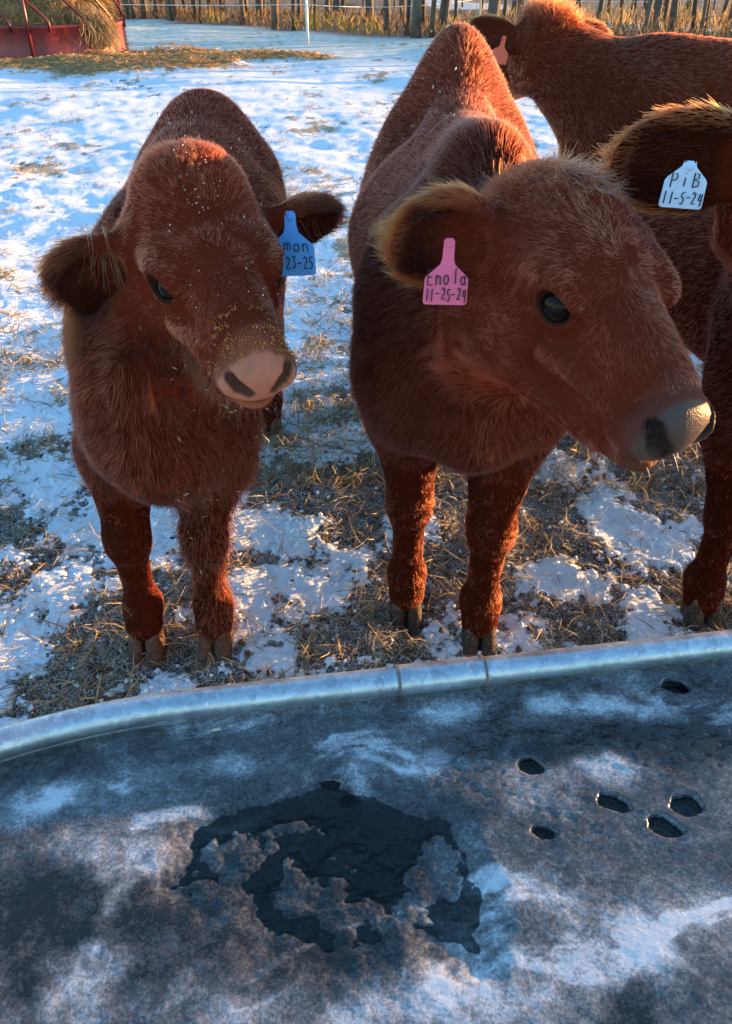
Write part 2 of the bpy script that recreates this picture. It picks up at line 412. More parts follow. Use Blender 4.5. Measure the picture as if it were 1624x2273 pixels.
pud = poly_sd([(385,1965),(430,1850),(560,1785),(700,1752),(860,1765),(965,1812),(1015,1870),(1042,1960),(1052,2105),(965,2085),(905,2015),(835,2068),(700,2092),(575,2078),(560,1985),(470,1995)])
pud = pud + .020*fbm(IX*22, IY*22, 3.0, o=5, g=.6)
isl = np.maximum.reduce([blob(545,1905,105,60,0,.7,1.0), blob(785,1905,60,36,10,.6,1.2)*.8, blob(955,1935,75,72,0,.6,1.1), blob(650,1832,72,26,0,.6,1.2)*.8, blob(650,1990,120,60,0,.8,1.3)*.8, blob(890,1770,70,22,0,.7,1.2)*.6, blob(800,2020,110,40,10,.8,1.3)*.75, blob(480,1985,60,40,0,.8,1.2)*.8])
isl = np.clip(isl, 0, 1)
wet = smooth(.008, -.006, pud) * (1 - .85*isl)
holes = np.zeros(IX.shape)
for px, py, rx, ry, ro in ((1500,1523,24,15,-8),(1178,1698,30,17,-15),(1362,1780,34,19,-20),(1522,1785,32,22,-10),(1478,1835,32,19,-25),(1202,1846,28,17,-10),(735,1735,22,9,0),(775,1770,16,10,0)):
    holes = np.maximum(holes, blob(px, py, rx, ry, ro, .20, .75))
rough = fbm(IX*14, IY*16, 1.0, o=3)*.0011 + fbm(IX*70, IY*110, 5.0, o=3, g=.6)*.00045
pitty = smooth(.1, .5, fbm(IX*5 + 2, IY*6, 4.0, o=3) + .35*smooth(.1, .5, IX)); rough = rough - pitty*.0011*smooth(.15, .5, fbm(IX*95, IY*160, 6.0, o=3, g=.6))
pin = smooth(.040, -.024, pud)
IZ = ICE_Z + .002 + rough - pin*(1 - isl)*(.0085 + .0035*fbm(IX*30, IY*30, 9.0, o=4, g=.6)) - pin*isl*(.0042 - .0030*fbm(IX*45, IY*45, 3.0, o=4, g=.65)) - holes*.018
IZ += .006*smooth(.03, .0, VV) * (UU > U0)      # frozen lip against the rim
wpx, wpy = .05*fbm(IX*9, IY*9, 11.0, o=3), .05*fbm(IX*9, IY*9, 17.0, o=3)
streak = fbm((IX + wpx)*9, (IY + wpy)*24 - IX*5, 2.0, o=6, g=.62)*.6 + fbm((IX + wpx*2)*4, (IY + wpy*2)*5, 8.0, o=5, g=.6)*.6
frost = .37 + .46*streak + .26*smooth(.20, .36, streak)
for px, py, rx, ry, ro, w in ((1310,1570,125,30,0,.75),(1355,1700,70,34,-22,.7),(1425,2090,62,70,20,.7),(90,1790,90,35,25,.5),(300,1890,190,45,-5,.5),(200,2200,180,90,15,.55),(520,2250,160,50,0,.35),(940,2230,200,60,5,.55),
        (1160,1990,120,50,0,.3),(510,1700,75,20,0,.4),(1200,1760,70,45,-30,.35),(1040,1900,60,60,0,.3),(1550,2000,120,90,0,.2),(225,2050,24,120,-12,.45),(1020,1590,60,30,0,.4),(1480,1590,40,20,0,.3),(950,1700,90,20,8,.35),(1150,2200,150,90,0,.3)):
    frost = frost + .70*w*blob(px, py, rx, ry, ro, .85, 1.2)
for px, py, rx, ry, ro, w in ((330,2090,120,120,0,.30),(90,2000,130,80,0,.28),(60,2180,80,130,0,.30),(1350,1640,260,34,0,.30),(1600,1600,160,100,0,.22),(120,1690,220,45,15,.2),(600,1640,260,40,10,.12),(250,2250,40,60,0,.2),(700,2120,150,50,0,.2),(1380,2230,50,90,0,.25)):
    frost = frost - w*blob(px, py, rx*1.1, ry*1.1, ro, .9, 1.2)
frost = np.clip(frost - smooth(.11, -.03, pud)*.20 - pin*(.12 - .06*isl), 0, 1)
ni, nj = IX.shape; ix = np.arange(ni*nj).reshape(ni, nj)
iq = np.stack([ix[:-1, :-1], ix[:-1, 1:], ix[1:, 1:], ix[1:, :-1]], -1).reshape(-1, 4)[:, ::-1]
im, nt, b = newmat('tank_ice')
oc = objco(nt); fa = attr(nt, 'frost').outputs['Fac']
nA = noise(nt, 48, 7, .74, oc, 1.2); nB = noise(nt, 320, 4, .65, oc)
ff = math_(nt, 'ADD', fa, math_(nt, 'MULTIPLY', math_(nt, 'SUBTRACT', nA.outputs[0], .5), .75), True)
ff = math_(nt, 'ADD', ff, math_(nt, 'MULTIPLY', math_(nt, 'SUBTRACT', nB.outputs[0], .5), .75), True)
wv_ = N(nt, 'ShaderNodeVectorMath', operation='ADD'); nt.links.new(oc, wv_.inputs[0]); nt.links.new(math_(nt, 'MULTIPLY', noise(nt, 9, 3, .6, oc).outputs[0], .16), wv_.inputs[1])
vc = N(nt, 'ShaderNodeTexVoronoi', feature='DISTANCE_TO_EDGE'); vc.inputs['Scale'].default_value = 6.5; nt.links.new(wv_.outputs[0], vc.inputs['Vector'])
crk = math_(nt, 'MULTIPLY', ramp(nt, vc.outputs['Distance'], [(.0, (1, 1, 1)), (.022, (0, 0, 0))]).outputs[0], math_(nt, 'MULTIPLY', ramp(nt, noise(nt, 5, 3, .6, oc).outputs[0], [(.45, (0,0,0)), (.7, (1,1,1))]).outputs[0], .16))
ff = math_(nt, 'ADD', ff, crk, True)                      # white healed cracks
ic = ramp(nt, ff, [(.05, (.012, .013, .013)), (.34, (.075, .080, .085)), (.56, (.19, .205, .22)), (.90, (.52, .57, .62))]).outputs[0]
nt.links.new(ic, b.inputs['Base Color'])
nt.links.new(ramp(nt, ff, [(.1, (.05,)*3), (.8, (.24,)*3)]).outputs[0], b.inputs['Roughness'])
b.inputs['IOR'].default_value = 1.31
b.inputs['Coat Weight'].default_value = .6; b.inputs['Coat Roughness'].default_value = .06
nt.links.new(bump(nt, math_(nt, 'ADD', math_(nt, 'MULTIPLY', nA.outputs[0], .75), math_(nt, 'MULTIPLY', nB.outputs[0], .25)), .0013, .75), b.inputs['Normal'])
tag(mesh('ice', np.stack([IX, IY, IZ], -1).reshape(-1, 3), iq, im, attrs={'frost': frost.ravel()}),
    'rough grey blue ice filling the stock tank', None, None, 'structure')
wm, nt, b = newmat('meltwater'); nt.nodes.remove(b)
tr_ = N(nt, 'ShaderNodeBsdfTransparent'); tr_.inputs[0].default_value = (.66, .68, .66, 1)
gl_ = N(nt, 'ShaderNodeBsdfGlossy'); gl_.inputs['Roughness'].default_value = .03
fr_ = N(nt, 'ShaderNodeFresnel'); fr_.inputs[0].default_value = 1.33
nb_ = bump(nt, noise(nt, 18, 2, .5, objco(nt)).outputs[0], .0012, .35); nt.links.new(nb_, gl_.inputs['Normal']); nt.links.new(nb_, fr_.inputs['Normal'])
mx = N(nt, 'ShaderNodeMixShader'); nt.links.new(fr_.outputs[0], mx.inputs[0]); nt.links.new(tr_.outputs[0], mx.inputs[1]); nt.links.new(gl_.outputs[0], mx.inputs[2])
nt.links.new(mx.outputs[0], nt.nodes['Material Output'].inputs['Surface'])
tag(mesh('water', np.array([[*tank_xy(u, v), WATER_Z] for u, v in tank_outline(-.03)]), [tuple(range(m))], wm, sm=False),
    'thin meltwater standing in the hollow of the ice', None, None, 'structure')
stem_m = plain('pale_straw', (.62, .52, .30), .6, .2, 60)
for pa, pb, lab in (((207,1604),(243,1592),'short pale straw stem lying on the left end of the tank rim'),
                    ((1183,1494),(1250,1487),'pale straw stem frozen to the ice beside the tank rim sleeve'),
                    ((470,1621),(490,1618),'tiny straw piece lying on the ice near the left rim')):
    a_, b_ = on_z(*pa, RIM_Z-.008), on_z(*pb, RIM_Z-.008); mb = MB(); mb.tube([a_, (a_+b_)/2 + np.array([0, 0, .001]), b_], [.0013, .0014, .0009], 6)
    tag(mb.build('straw_stem', stem_m), lab, 'straw')

# ------------------------------------------------------------------ hay feeder, fence and wood
red_m = plain('red_feeder_paint', (.22, .022, .022), .42, .3, 3, bmp=.004)
dkred_m = plain('dark_red_tube_paint', (.13, .014, .016), .38, .3, 6)
FC, FR = (-5.75, 16.3), 1.45
feeder = empty('hay_feeder', (FC[0], FC[1], 0), 'round red steel hay ring feeder with bent tube bars', 'hay feeder')
def ringpt(t, r, z): return (r*math.cos(t), r*math.sin(t), z)
npan = 3
for k in range(npan):
    t0, t1 = R(-78 + 120*k), R(-78 + 120*(k+1)) ; v = []; f = []
    n = 26
    prof = [(0, .03), (0, .06), (.012, .08), (0, .10), (0, .46), (.014, .48), (.014, .515), (-.012, .52), (-.012, .03)]
    for i in range(n + 1):
        t = t0 + (t1 - t0)*i/n
        for dr, z in prof: v.append(ringpt(t, FR + dr + .004*math.sin(i*1.3), z))
    m_ = len(prof); f = [(i*m_+j, (i+1)*m_+j, (i+1)*m_+(j+1) % m_, i*m_+(j+1) % m_) for i in range(n) for j in range(m_)]
    mesh('side_panel', np.array(v), f, red_m, feeder)
    mb = MB(); mb.tube([ringpt(t0, FR + .03, .02), ringpt(t0, FR + .03, 1.25)], .028, 10); mb.build('post', dkred_m, feeder)
nb_ = 15
for k in range(nb_):
    t = R(-78 + 13 + 360*k/nb_); mb = MB()
    mb.tube([ringpt(t, FR + .012, .42), ringpt(t, FR + .012, .56), ringpt(t - .03, FR + .005, .62), ringpt(t - .10, FR - .02, .72), ringpt(t - .27, FR - .05, .95), ringpt(t - .34, FR - .03, 1.06), ringpt(t - .36, FR - .01, 1.22)], .021, 9)
    mb.build('bar', dkred_m, feeder)
mb = MB(); mb.tube([ringpt(2*math.pi*i/48, FR, 1.23) for i in range(49)], .026, 8, False); mb.build('top_ring', dkred_m, feeder)
# bale inside
hay_m = blades_mat('hay_blades', .3)
core_m = plain('hay_core', (.30, .21, .10), .9, .5, 14, bmp=.05)
bale = empty('hay_bale', (FC[0] + .22, FC[1], 0), 'half eaten hay bale heaped inside the red feeder', 'hay bale')
th = np.linspace(0, 2*np.pi, 48, endpoint=False); zz = np.linspace(0, 1, 26)
T, Z = np.meshgrid(th, zz, indexing='ij')
rad = (1.06 - .12*Z)*np.sqrt(np.clip(1 - np.clip((Z - .72)/.28, 0, 1)**2, 0, 1)) * (1 + .16*fbm(np.cos(T)*1.7 + 4, np.sin(T)*1.7, Z*2.5, o=3))
BX, BY, BZ = rad*np.cos(T), rad*np.sin(T), Z*1.45
ii = np.arange(48*26).reshape(48, 26); i2 = np.roll(ii, -1, 0)
mesh('core', np.stack([BX, BY, BZ], -1).reshape(-1, 3), np.stack([ii[:, :-1], i2[:, :-1], i2[:, 1:], ii[:, 1:]], -1).reshape(-1, 4), core_m, bale)
n = 9000; a = rng.uniform(0, 2*np.pi, n); z = rng.uniform(.02, .99, n)
ri = (1.06 - .12*z)*np.sqrt(np.clip(1 - np.clip((z - .72)/.28, 0, 1)**2, 0, 1)) * (1 + .16*fbm(np.cos(a)*1.7 + 4, np.sin(a)*1.7, z*2.5, o=3))
p = np.stack([ri*np.cos(a), ri*np.sin(a), z*1.45], 1); d = np.stack([np.cos(a)*.55, np.sin(a)*.55, -np.ones(n)*.8], 1) + rng.normal(0, .55, (n, 3))
hc_ = straw_cols(n, (.24, .15, .06), (.68, .46, .22))
sh_ = blades('loose_hay', p, d, rng.uniform(.10, .32, n), rng.uniform(.006, .014, n), hc_, hay_m, bale, .8)
# hay hanging out over the rim and piled on the ground
n = 1500; t = rng.normal(R(-30), .10, n); z = rng.uniform(.30, .80, n) ; r_ = FR + .03 + rng.uniform(0, .10, n)*(z < .6) - .45*np.clip(z - .52, 0, 1)
p = np.stack([r_*np.cos(t), r_*np.sin(t), z], 1) + [FC[0] - bale.location.x, 0, 0]; d = np.stack([np.cos(t)*.15, np.sin(t)*.15, -np.ones(n)], 1) + rng.normal(0, .3, (n, 3))
blades('hanging_hay', p, d, rng.uniform(.10, .28, n), rng.uniform(.006, .013, n), straw_cols(n, (.24, .16, .07), (.60, .44, .24)), hay_m, bale, .6)
n = 80000; x = rng.uniform(-9, .3, n); y = rng.uniform(12, 20, n); k = hay_zone(x, y)*.75 > rng.random(n); x, y = x[k], y[k]
k = np.hypot(x - FC[0], y - FC[1]) > FR + .05; x, y = x[k], y[k]; n = len(x); th = rng.uniform(0, 2*np.pi, n); el = np.abs(rng.normal(0, .12, n))
d = np.stack([np.cos(th)*np.cos(el), np.sin(th)*np.cos(el), np.sin(el)], 1); gzv = gz(x, y) + hay_zone(x, y)*(.05 + .06*fbm(x*2.5, y*2.5, 3.0, o=3))
mnd = np.exp(-((x + 4.9)**2/.25 + (y - 15.2)**2/.08))*.14 + np.exp(-((x + 3.6)**2/.10 + (y - 16.6)**2/.2))*.18
tag(blades('hay_litter', np.stack([x, y, gzv + mnd*rng.random(n)], 1), d, rng.uniform(.08, .22, n), rng.uniform(.005, .014, n), straw_cols(n, (.28, .16, .06), (.75, .47, .21)), hay_m, None, .7),
    'spilled hay spread on the snow in front of the red feeder', None, None, 'stuff')

# fence
post_m = plain('white_post', (.78, .78, .76), .5, .08, 8); wire_m = plain('fence_wire', (.75, .75, .72), .5, .1, 8)
p1_ = on_z(683, 96); p2_ = on_z(1062, 68); p3_ = np.array([11.5, 25.5, 0]); p0_ = np.array([-13.5, 27.5, 0])
def fpost(p, hgt, lab):
    g0 = float(gz(p[0], p[1])); mb = MB(); mb.tube([(0, 0, -.15), (0, 0, hgt - .02), (0, 0, hgt)], [.031, .028, .018], 12)
    o = empty('fence_post', (p[0], p[1], g0), lab, 'fence post'); mb.build('shaft', post_m, o)
    for z in (.72, 1.12):
        mb = MB(); mb.tube([(0, -.028, z - .02), (0, -.055, z), (0, -.028, z + .02)], .007, 6); mb.build('insulator', wire_m, o)
fpost(p1_, 1.35, 'white fence post standing alone in the snowy field'); fpost(p2_, 1.35, 'white fence post beside the ear of the far heifer')
for z, lab in ((.72, 'lower white fence wire strung between the posts'), (1.12, 'upper white fence wire strung between the posts')):
    mb = MB(); pts = []
    for a, b_ in ((p0_, p1_), (p1_, p2_), (p2_, p3_)):
        for t in np.linspace(0, 1, 12):
            q_ = a*(1-t) + b_*t; pts.append((q_[0], q_[1] - .06, z - .10*4*t*(1-t) - .04))
    mb.tube(pts[:12] + pts[13:24] + pts[25:], .006, 5); tag(mb.build('fence_wire', wire_m), lab, 'wire')

# wood: trunks one can tell apart, each a tree
bark = [plain('grey_bark', (.10, .080, .062), .9, .45, 6, bmp=.03), plain('brown_bark', (.13, .080, .050), .9, .45, 7, bmp=.03), plain('dark_bark', (.055, .042, .034), .9, .4, 6, bmp=.03)]
rt = random.Random(8); tvar = []
for k in range(6):
    hgt = rt.uniform(8.5, 12.5); r0 = rt.uniform(.045, .10); pts = []; x = y = 0
    for i in range(9):
        pts.append((x, y, hgt*i/8 - (.15 if i == 0 else 0))); x += rt.uniform(-.10, .10); y += rt.uniform(-.10, .10)
    rs = [r0*1.35] + [r0*(1 - .085*i) for i in range(1, 9)]
    pts.insert(1, (pts[0][0]*.5, pts[0][1]*.5, .25)); rs.insert(1, r0*1.05)
    mb = MB(); mb.tube(pts, rs, 10); tr = mb
    cb_ = MB()
    for j in range(34):
        i = rt.randint(4, 9); b0 = Vector(pts[i]); a = rt.uniform(0, 6.28); l = rt.uniform(.9, 2.4)*(1.25 - .08*i)
        dv = Vector((math.cos(a), math.sin(a), rt.uniform(.25, .9))); q1 = b0 + dv*l*.5; q2 = b0 + dv*l + Vector((rt.uniform(-.2, .2), rt.uniform(-.2, .2), .25)); rr = r0*rt.uniform(.14, .28)
        cb_.tube([b0, q1, q2], [rr, rr*.65, rr*.2], 5, False)
        for _ in range(3):
            e = q1.lerp(q2, rt.random()); g2 = Vector((rt.uniform(-.6, .6), rt.uniform(-.6, .6), rt.uniform(.1, .7))); cb_.tube([e, e + g2*.6, e + g2], [rr*.4, rr*.25, rr*.08], 4, False)
    def me_(mb, nm, mat):
        me = bpy.data.meshes.new(nm); me.from_pydata(mb.v, [], mb.f); me.update(); me.polygons.foreach_set('use_smooth', np.ones(len(me.polygons), bool)); me.materials.append(mat); return me
    tvar.append((me_(tr, 'trunk', bark[k % 3]), me_(cb_, 'crown', bark[k % 3])))
tpos = []; tries = 0
while len(tpos) < 190 and tries < 9000:
    tries += 1; x = rt.uniform(-20, 15); dep = 20*rt.random()**2.0; y = float(edge_y(np.array(x))) + .3 + dep
    if all((x-a)**2 + (y-b_)**2 > (.26 + .02*dep)**2 for a, b_ in tpos): tpos.append((x, y))
for i, (x, y) in enumerate(tpos):
    tm, cm = tvar[rt.randrange(6)]; s_ = rt.uniform(.6, 1.25)
    o = empty('bare_tree', (x, y, float(gz(x, y))), 'bare winter tree in the wood along the far field edge', 'tree', 'trees of the wood behind the field')
    o.rotation_euler = (rt.uniform(-.03, .03), rt.uniform(-.04, .04), rt.uniform(0, 6.28)); o.scale = (s_, s_, s_*rt.uniform(.9, 1.1))
    link(bpy.data.objects.new('trunk', tm), o); link(bpy.data.objects.new('crown', cm), o)
# undergrowth
n = 11000; x = rng.uniform(-17, 15, n); y = edge_y(x) + .2 + 9*rng.random(n)**1.8
kind = fbm(x*.5, y*.5, 5.0, o=3); sunny = smooth(3.5, 7, x)
c1 = straw_cols(n, (.07, .040, .022), (.28, .16, .075)); c2 = straw_cols(n, (.16, .13, .02), (.50, .38, .07)); c3 = straw_cols(n, (.24, .17, .08), (.52, .40, .20))
g_ = (kind > .34)[:, None]; s3 = (rng.random(n) < .10 + .40*sunny)[:, None]; cu = np.where(s3, c3, np.where(g_, c2, c1))  # sun glow towards the right put into the colour as more pale blades
d = np.stack([rng.normal(0, .35, n), rng.normal(0, .35, n), np.ones(n)], 1); ln = rng.uniform(.04, .22, n)*(1 + .9*sunny)*(1 + .5*g_[:, 0])
tag(blades('undergrowth', np.stack([x, y, gz(x, y) + rng.random(n)*.35*rng.random(n)], 1), d, ln, rng.uniform(.010, .03, n), cu, blades_mat('undergrowth_leaves', .5), None, .8),
    'brown and yellow brush growing among the trees', None, None, 'stuff')

# ------------------------------------------------------------------ cattle
class Vox:
    """signed distance field on a rectilinear grid, polygonised with surface nets"""
    def __init__(s, xs, ys, zs):
        s.ax = [np.asarray(a, np.float32) for a in (xs, ys, zs)]
        s.d = np.full([len(a) for a in s.ax], .5, np.float32)
    def op(s, fn, lo, hi, k=.02, sub=False):
        sl = []
        for a, l, h in zip(s.ax, lo, hi):
            i0 = max(0, np.searchsorted(a, l - k - .035)); i1 = min(len(a), np.searchsorted(a, h + k + .035))
            if i1 <= i0: return
            sl.append(slice(i0, i1))
        sl = tuple(sl)
        X, Y, Z = s.ax[0][sl[0]][:, None, None], s.ax[1][sl[1]][None, :, None], s.ax[2][sl[2]][None, None, :]
        v = fn(X, Y, Z).astype(np.float32); a = s.d[sl]
        if sub: v = -v; s.d[sl] = np.maximum(a, v) + np.maximum(k - np.abs(a - v), 0)**2 / (4*k)
        else: s.d[sl] = np.minimum(a, v) - np.maximum(k - np.abs(a - v), 0)**2 / (4*k)
    def cone(s, a, b, ra, rb, k=.02, sub=False):
        a, b = np.asarray(a, float), np.asarray(b, float); ba = b - a; bb = ba @ ba; r = max(ra, rb)
        def fn(X, Y, Z):
            px, py, pz = X - a[0], Y - a[1], Z - a[2]
            t = np.clip((px*ba[0] + py*ba[1] + pz*ba[2]) / bb, 0, 1)
            return np.sqrt((px - t*ba[0])**2 + (py - t*ba[1])**2 + (pz - t*ba[2])**2) - (ra + (rb - ra)*t)
        s.op(fn, np.minimum(a, b) - r, np.maximum(a, b) + r, k, sub)
    def ell(s, c, r, M=None, k=.02, sub=False):
        """M: rows are the ellipsoid's axes"""
        c = np.asarray(c, float); r = np.asarray(r, float); M = np.eye(3) if M is None else np.asarray(M)
        def fn(X, Y, Z):
            px, py, pz = X - c[0], Y - c[1], Z - c[2]
            q = [px*M[i, 0] + py*M[i, 1] + pz*M[i, 2] for i in range(3)]
            k0 = np.sqrt((q[0]/r[0])**2 + (q[1]/r[1])**2 + (q[2]/r[2])**2)
            k1 = np.sqrt((q[0]/r[0]**2)**2 + (q[1]/r[1]**2)**2 + (q[2]/r[2]**2)**2) + 1e-6
            return k0 * (k0 - 1) / k1
        ext = np.sqrt(((M * r[:, None])**2).sum(0))
        s.op(fn, c - ext, c + ext, k, sub)
    def mesh(s):
        d = s.d; ins = d < 0
        c = [(i, j, k) for i in (0, 1) for j in (0, 1) for k in (0, 1)]
        sh = [n - 1 for n in d.shape]
        cnt = sum(ins[i:i+sh[0], j:j+sh[1], k:k+sh[2]].astype(np.int8) for i, j, k in c)
        I, J, K = np.nonzero((cnt > 0) & (cnt < 8)); n = len(I)
        vid = np.full(sh, -1, np.int64); vid[I, J, K] = np.arange(n)
        V = {q: d[I + q[0], J + q[1], K + q[2]] for q in c}
        acc = np.zeros((n, 3)); num = np.zeros(n)
        for a in c:
            for ax in range(3):
                if a[ax]: continue
                b = list(a); b[ax] = 1; b = tuple(b); va, vb = V[a], V[b]
                m = (va < 0) != (vb < 0); t = np.where(m, va / np.where(m, va - vb, 1), 0)
                P = []
                for q, (idx, A) in enumerate(zip((I, J, K), s.ax)):
                    p0 = A[idx + a[q]]; p1 = A[idx + b[q]]; P.append(p0 + (p1 - p0) * t)
                acc += np.stack(P, 1) * m[:, None]; num += m
        v = acc / num[:, None]; F = []
        for ax in range(3):
            o1, o2 = [(1, 2), (2, 0), (0, 1)][ax]
            lo = [slice(None)]*3; hi = [slice(None)]*3; lo[ax] = slice(0, -1); hi[ax] = slice(1, None)
            A, B = ins[tuple(lo)], ins[tuple(hi)]; idx = np.array(np.nonzero(A != B))
            ok = (idx[o1] > 0) & (idx[o2] > 0) & (idx[o1] < sh[o1]) & (idx[o2] < sh[o2]); idx = idx[:, ok]
            q = []
            for da, db in ((-1, -1), (0, -1), (0, 0), (-1, 0)):
                t = idx.copy(); t[o1] += da; t[o2] += db; q.append(vid[t[0], t[1], t[2]])
            f = np.stack(q, 1); flip = ~A[idx[0], idx[1], idx[2]]; f[flip] = f[flip][:, ::-1]; F.append(f)
        return v, np.concatenate(F)

def nrm(v): v = np.asarray(v, float); return v / np.linalg.norm(v)
def vnormals(v, f):
    n = np.cross(v[f[:, 2]] - v[f[:, 0]], v[f[:, 3]] - v[f[:, 1]]); out = np.zeros_like(v)
    for i in range(4): np.add.at(out, f[:, i], n)
    return out / (np.linalg.norm(out, axis=1, keepdims=True) + 1e-12)

def head_frame(yaw, pitch, roll):
    """rows: lateral (the animal's left), forward (poll to muzzle), up; yaw 0 faces -Y"""
    yaw, pitch, roll = R(yaw), R(pitch), R(roll)
    f = np.array([math.sin(yaw)*math.cos(pitch), -math.cos(yaw)*math.cos(pitch), -math.sin(pitch)])
    u = nrm(np.array([0, 0, 1.0]) - f*f[2]); l = np.cross(u, f); c, s_ = math.cos(roll), math.sin(roll)
    return np.array([l*c + u*s_, f, u*c - l*s_])

def hair_mat(name, rough=.55, rad=.7):
    m = bpy.data.materials.new(name); m.use_nodes = True; nt = m.node_tree; nt.nodes.remove(nt.nodes['Principled BSDF'])
    h = N(nt, 'ShaderNodeBsdfHairPrincipled'); h.parametrization = 'COLOR'
    a = attr(nt, 'col'); nt.links.new(a.outputs['Color'], h.inputs['Color'])
    h.inputs['Roughness'].default_value = rough; h.inputs['Radial Roughness'].default_value = rad
    h.inputs['Random Roughness'].default_value = .3; h.inputs['IOR'].default_value = 1.30
    nt.links.new(h.outputs[0], nt.nodes['Material Output'].inputs['Surface']); return m
coat_m = hair_mat('red_coat_hair')

def curves(name, pts, rad, col, mat, parent):
    """pts (n,k,3), rad (n,), col (n,3): one hair object"""
    n, k, _ = pts.shape
    hc = bpy.data.hair_curves.new(name); hc.add_curves([k] * n)
    hc.position_data.foreach_set('vector', np.ascontiguousarray(pts, np.float32).ravel())
    prof = np.linspace(1, .25, k)
    ra = hc.attributes.get('radius') or hc.attributes.new('radius', 'FLOAT', 'POINT')
    ra.data.foreach_set('value', (rad[:, None] * prof[None]).astype(np.float32).ravel())
    ca = hc.attributes.new('col', 'FLOAT_COLOR', 'CURVE'); c4 = np.ones((n, 4), np.float32); c4[:, :3] = col
    ca.data.foreach_set('color', c4.ravel())
    hc.materials.append(mat)
    return link(bpy.data.objects.new(name, hc), parent)

def strands(root, nor, comb, L, lift, k=5, seed=0.0, frizz=.25, grav=0.0):
    """roots to curved hair polylines: they leave at `lift` and lie over towards `comb`"""
    p = root; out = [p]; n = len(root)
    fr = np.stack([vnoise(root[:, 0]*55 + 3.1*i + seed, root[:, 1]*55 + i, root[:, 2]*55) for i in range(3)], 1)
    fr2 = np.stack([vnoise(root[:, 0]*160 + 7.1*i + seed, root[:, 1]*160 + i, root[:, 2]*160) for i in range(3)], 1)
    jit = rng.normal(0, .10, (n, 3)) + fr*frizz + fr2*frizz*.8
    for i in range(1, k):
        t = (i - .5) / (k - 1); w = lift * (1 - .75*t)
        d = nor * w[:, None] + (comb + jit*(.5 + t)) * (1 - w*.6)[:, None]; d[:, 2] -= grav*t
        d /= np.linalg.norm(d, axis=1, keepdims=True) + 1e-9
        p = p + d * (L / (k - 1))[:, None]; out.append(p)
    return np.stack(out, 1)

skin_m, nt, b = newmat('cattle_skin')
a_ = attr(nt, 'col'); ns_ = attr(nt, 'nose').outputs['Fac']
oc = objco(nt); pn = noise(nt, 420, 3, .6, oc)
vo = N(nt, 'ShaderNodeTexVoronoi'); vo.inputs['Scale'].default_value = 330; nt.links.new(oc, vo.inputs['Vector'])
cc = mix(nt, math_(nt, 'MULTIPLY', ns_, ramp(nt, noise(nt, 35, 5, .7, oc).outputs[0], [(.35, (0,0,0)), (.75, (.45,)*3)]).outputs[0]), a_.outputs['Color'], (.10, .06, .05))
nt.links.new(cc, b.inputs['Base Color'])
nt.links.new(ramp(nt, ns_, [(0, (.75,)*3), (1, (.50,)*3)]).outputs[0], b.inputs['Roughness'])
nt.links.new(ramp(nt, ns_, [(0, (.02,)*3), (1, (.13,)*3)]).outputs[0], b.inputs['Specular IOR Level'])
nt.links.new(bump(nt, math_(nt, 'ADD', math_(nt, 'MULTIPLY', vo.outputs['Distance'], .6), math_(nt, 'MULTIPLY', pn.outputs[0], .4)), .0016, .55), b.inputs['Normal'])
eye_m, nt, b = newmat('cattle_eye'); b.inputs['Roughness'].default_value = .06; b.inputs['Base Color'].default_value = (.008, .004, .003, 1)
b.inputs['IOR'].default_value = 1.22
def hoof_mat(name, c):
    m, nt, b = newmat(name); oc = objco(nt)
    n1 = noise(nt, 40, 5, .7, oc); n2 = noise(nt, 160, 3, .6, oc)
    sx = N(nt, 'ShaderNodeSeparateXYZ'); nt.links.new(oc, sx.inputs[0])
    cr = ramp(nt, n1.outputs[0], [(.3, tuple(x*.45 for x in c)), (.7, tuple(x*1.5 for x in c))]).outputs[0]
    up = ramp(nt, math_(nt, 'ADD', math_(nt, 'MULTIPLY', sx.outputs[2], 10), math_(nt, 'MULTIPLY', n1.outputs[0], .3)), [(.80, (0,0,0)), (.98, (1,1,1))]).outputs[0]
    cr = mix(nt, math_(nt, 'MULTIPLY', up, .6), cr, (.20, .15, .10))         # paler horn at the coronet
    cr = mix(nt, ramp(nt, n2.outputs[0], [(.57, (0,0,0)), (.66, (1,1,1))]).outputs[0], cr, (.12, .09, .065))
    nt.links.new(cr, b.inputs['Base Color']); b.inputs['Roughness'].default_value = .7; b.inputs['Specular IOR Level'].default_value = .2
    nt.links.new(bump(nt, n1.outputs[0], .004, .6), b.inputs['Normal']); return m
hoof_dark = hoof_mat('dark_hoof', (.035, .028, .023)); hoof_red = hoof_mat('reddish_hoof', (.085, .042, .032))

def hoof_mesh(name, w, mat):
    """two claws with a cleft between them, toes towards -Y"""
    g = Vox(np.arange(-w*.62, w*.62, .003), np.arange(-.075, .07, .003), np.arange(-.03, .105, .003)); k = w/.078
    for s in (-1, 1):
        g.cone((s*.0185*k, .022, .080), (s*.0200*k, .012, -.01), .0165*k, .0195*k, .008)
        g.cone((s*.0170*k, -.002, .078), (s*.0195*k, -.034, .002), .0150*k, .0150*k, .010)
        g.cone((s*.0190*k, .0, .040), (s*.0200*k, -.030, -.012), .0185*k, .0190*k, .010)
    g.op(lambda X, Y, Z: np.abs(X) + .0*Y - .0012 - np.clip(-Y - .01, 0, 1)*.06 + np.clip(Z - .055, 0, 1)*.25, (-.02, -.1, -.05), (.02, .1, .12), .003, True)
    g.op(lambda X, Y, Z: Z + 0*X + 0*Y, (-.2, -.1, -.1), (.2, .1, .0), .003, True)
    v, f = g.mesh(); me = bpy.data.meshes.new(name); me.from_pydata(v.tolist(), [], f.tolist()); me.update()
    me.polygons.foreach_set('use_smooth', np.ones(len(me.polygons), bool)); me.materials.append(mat); return me

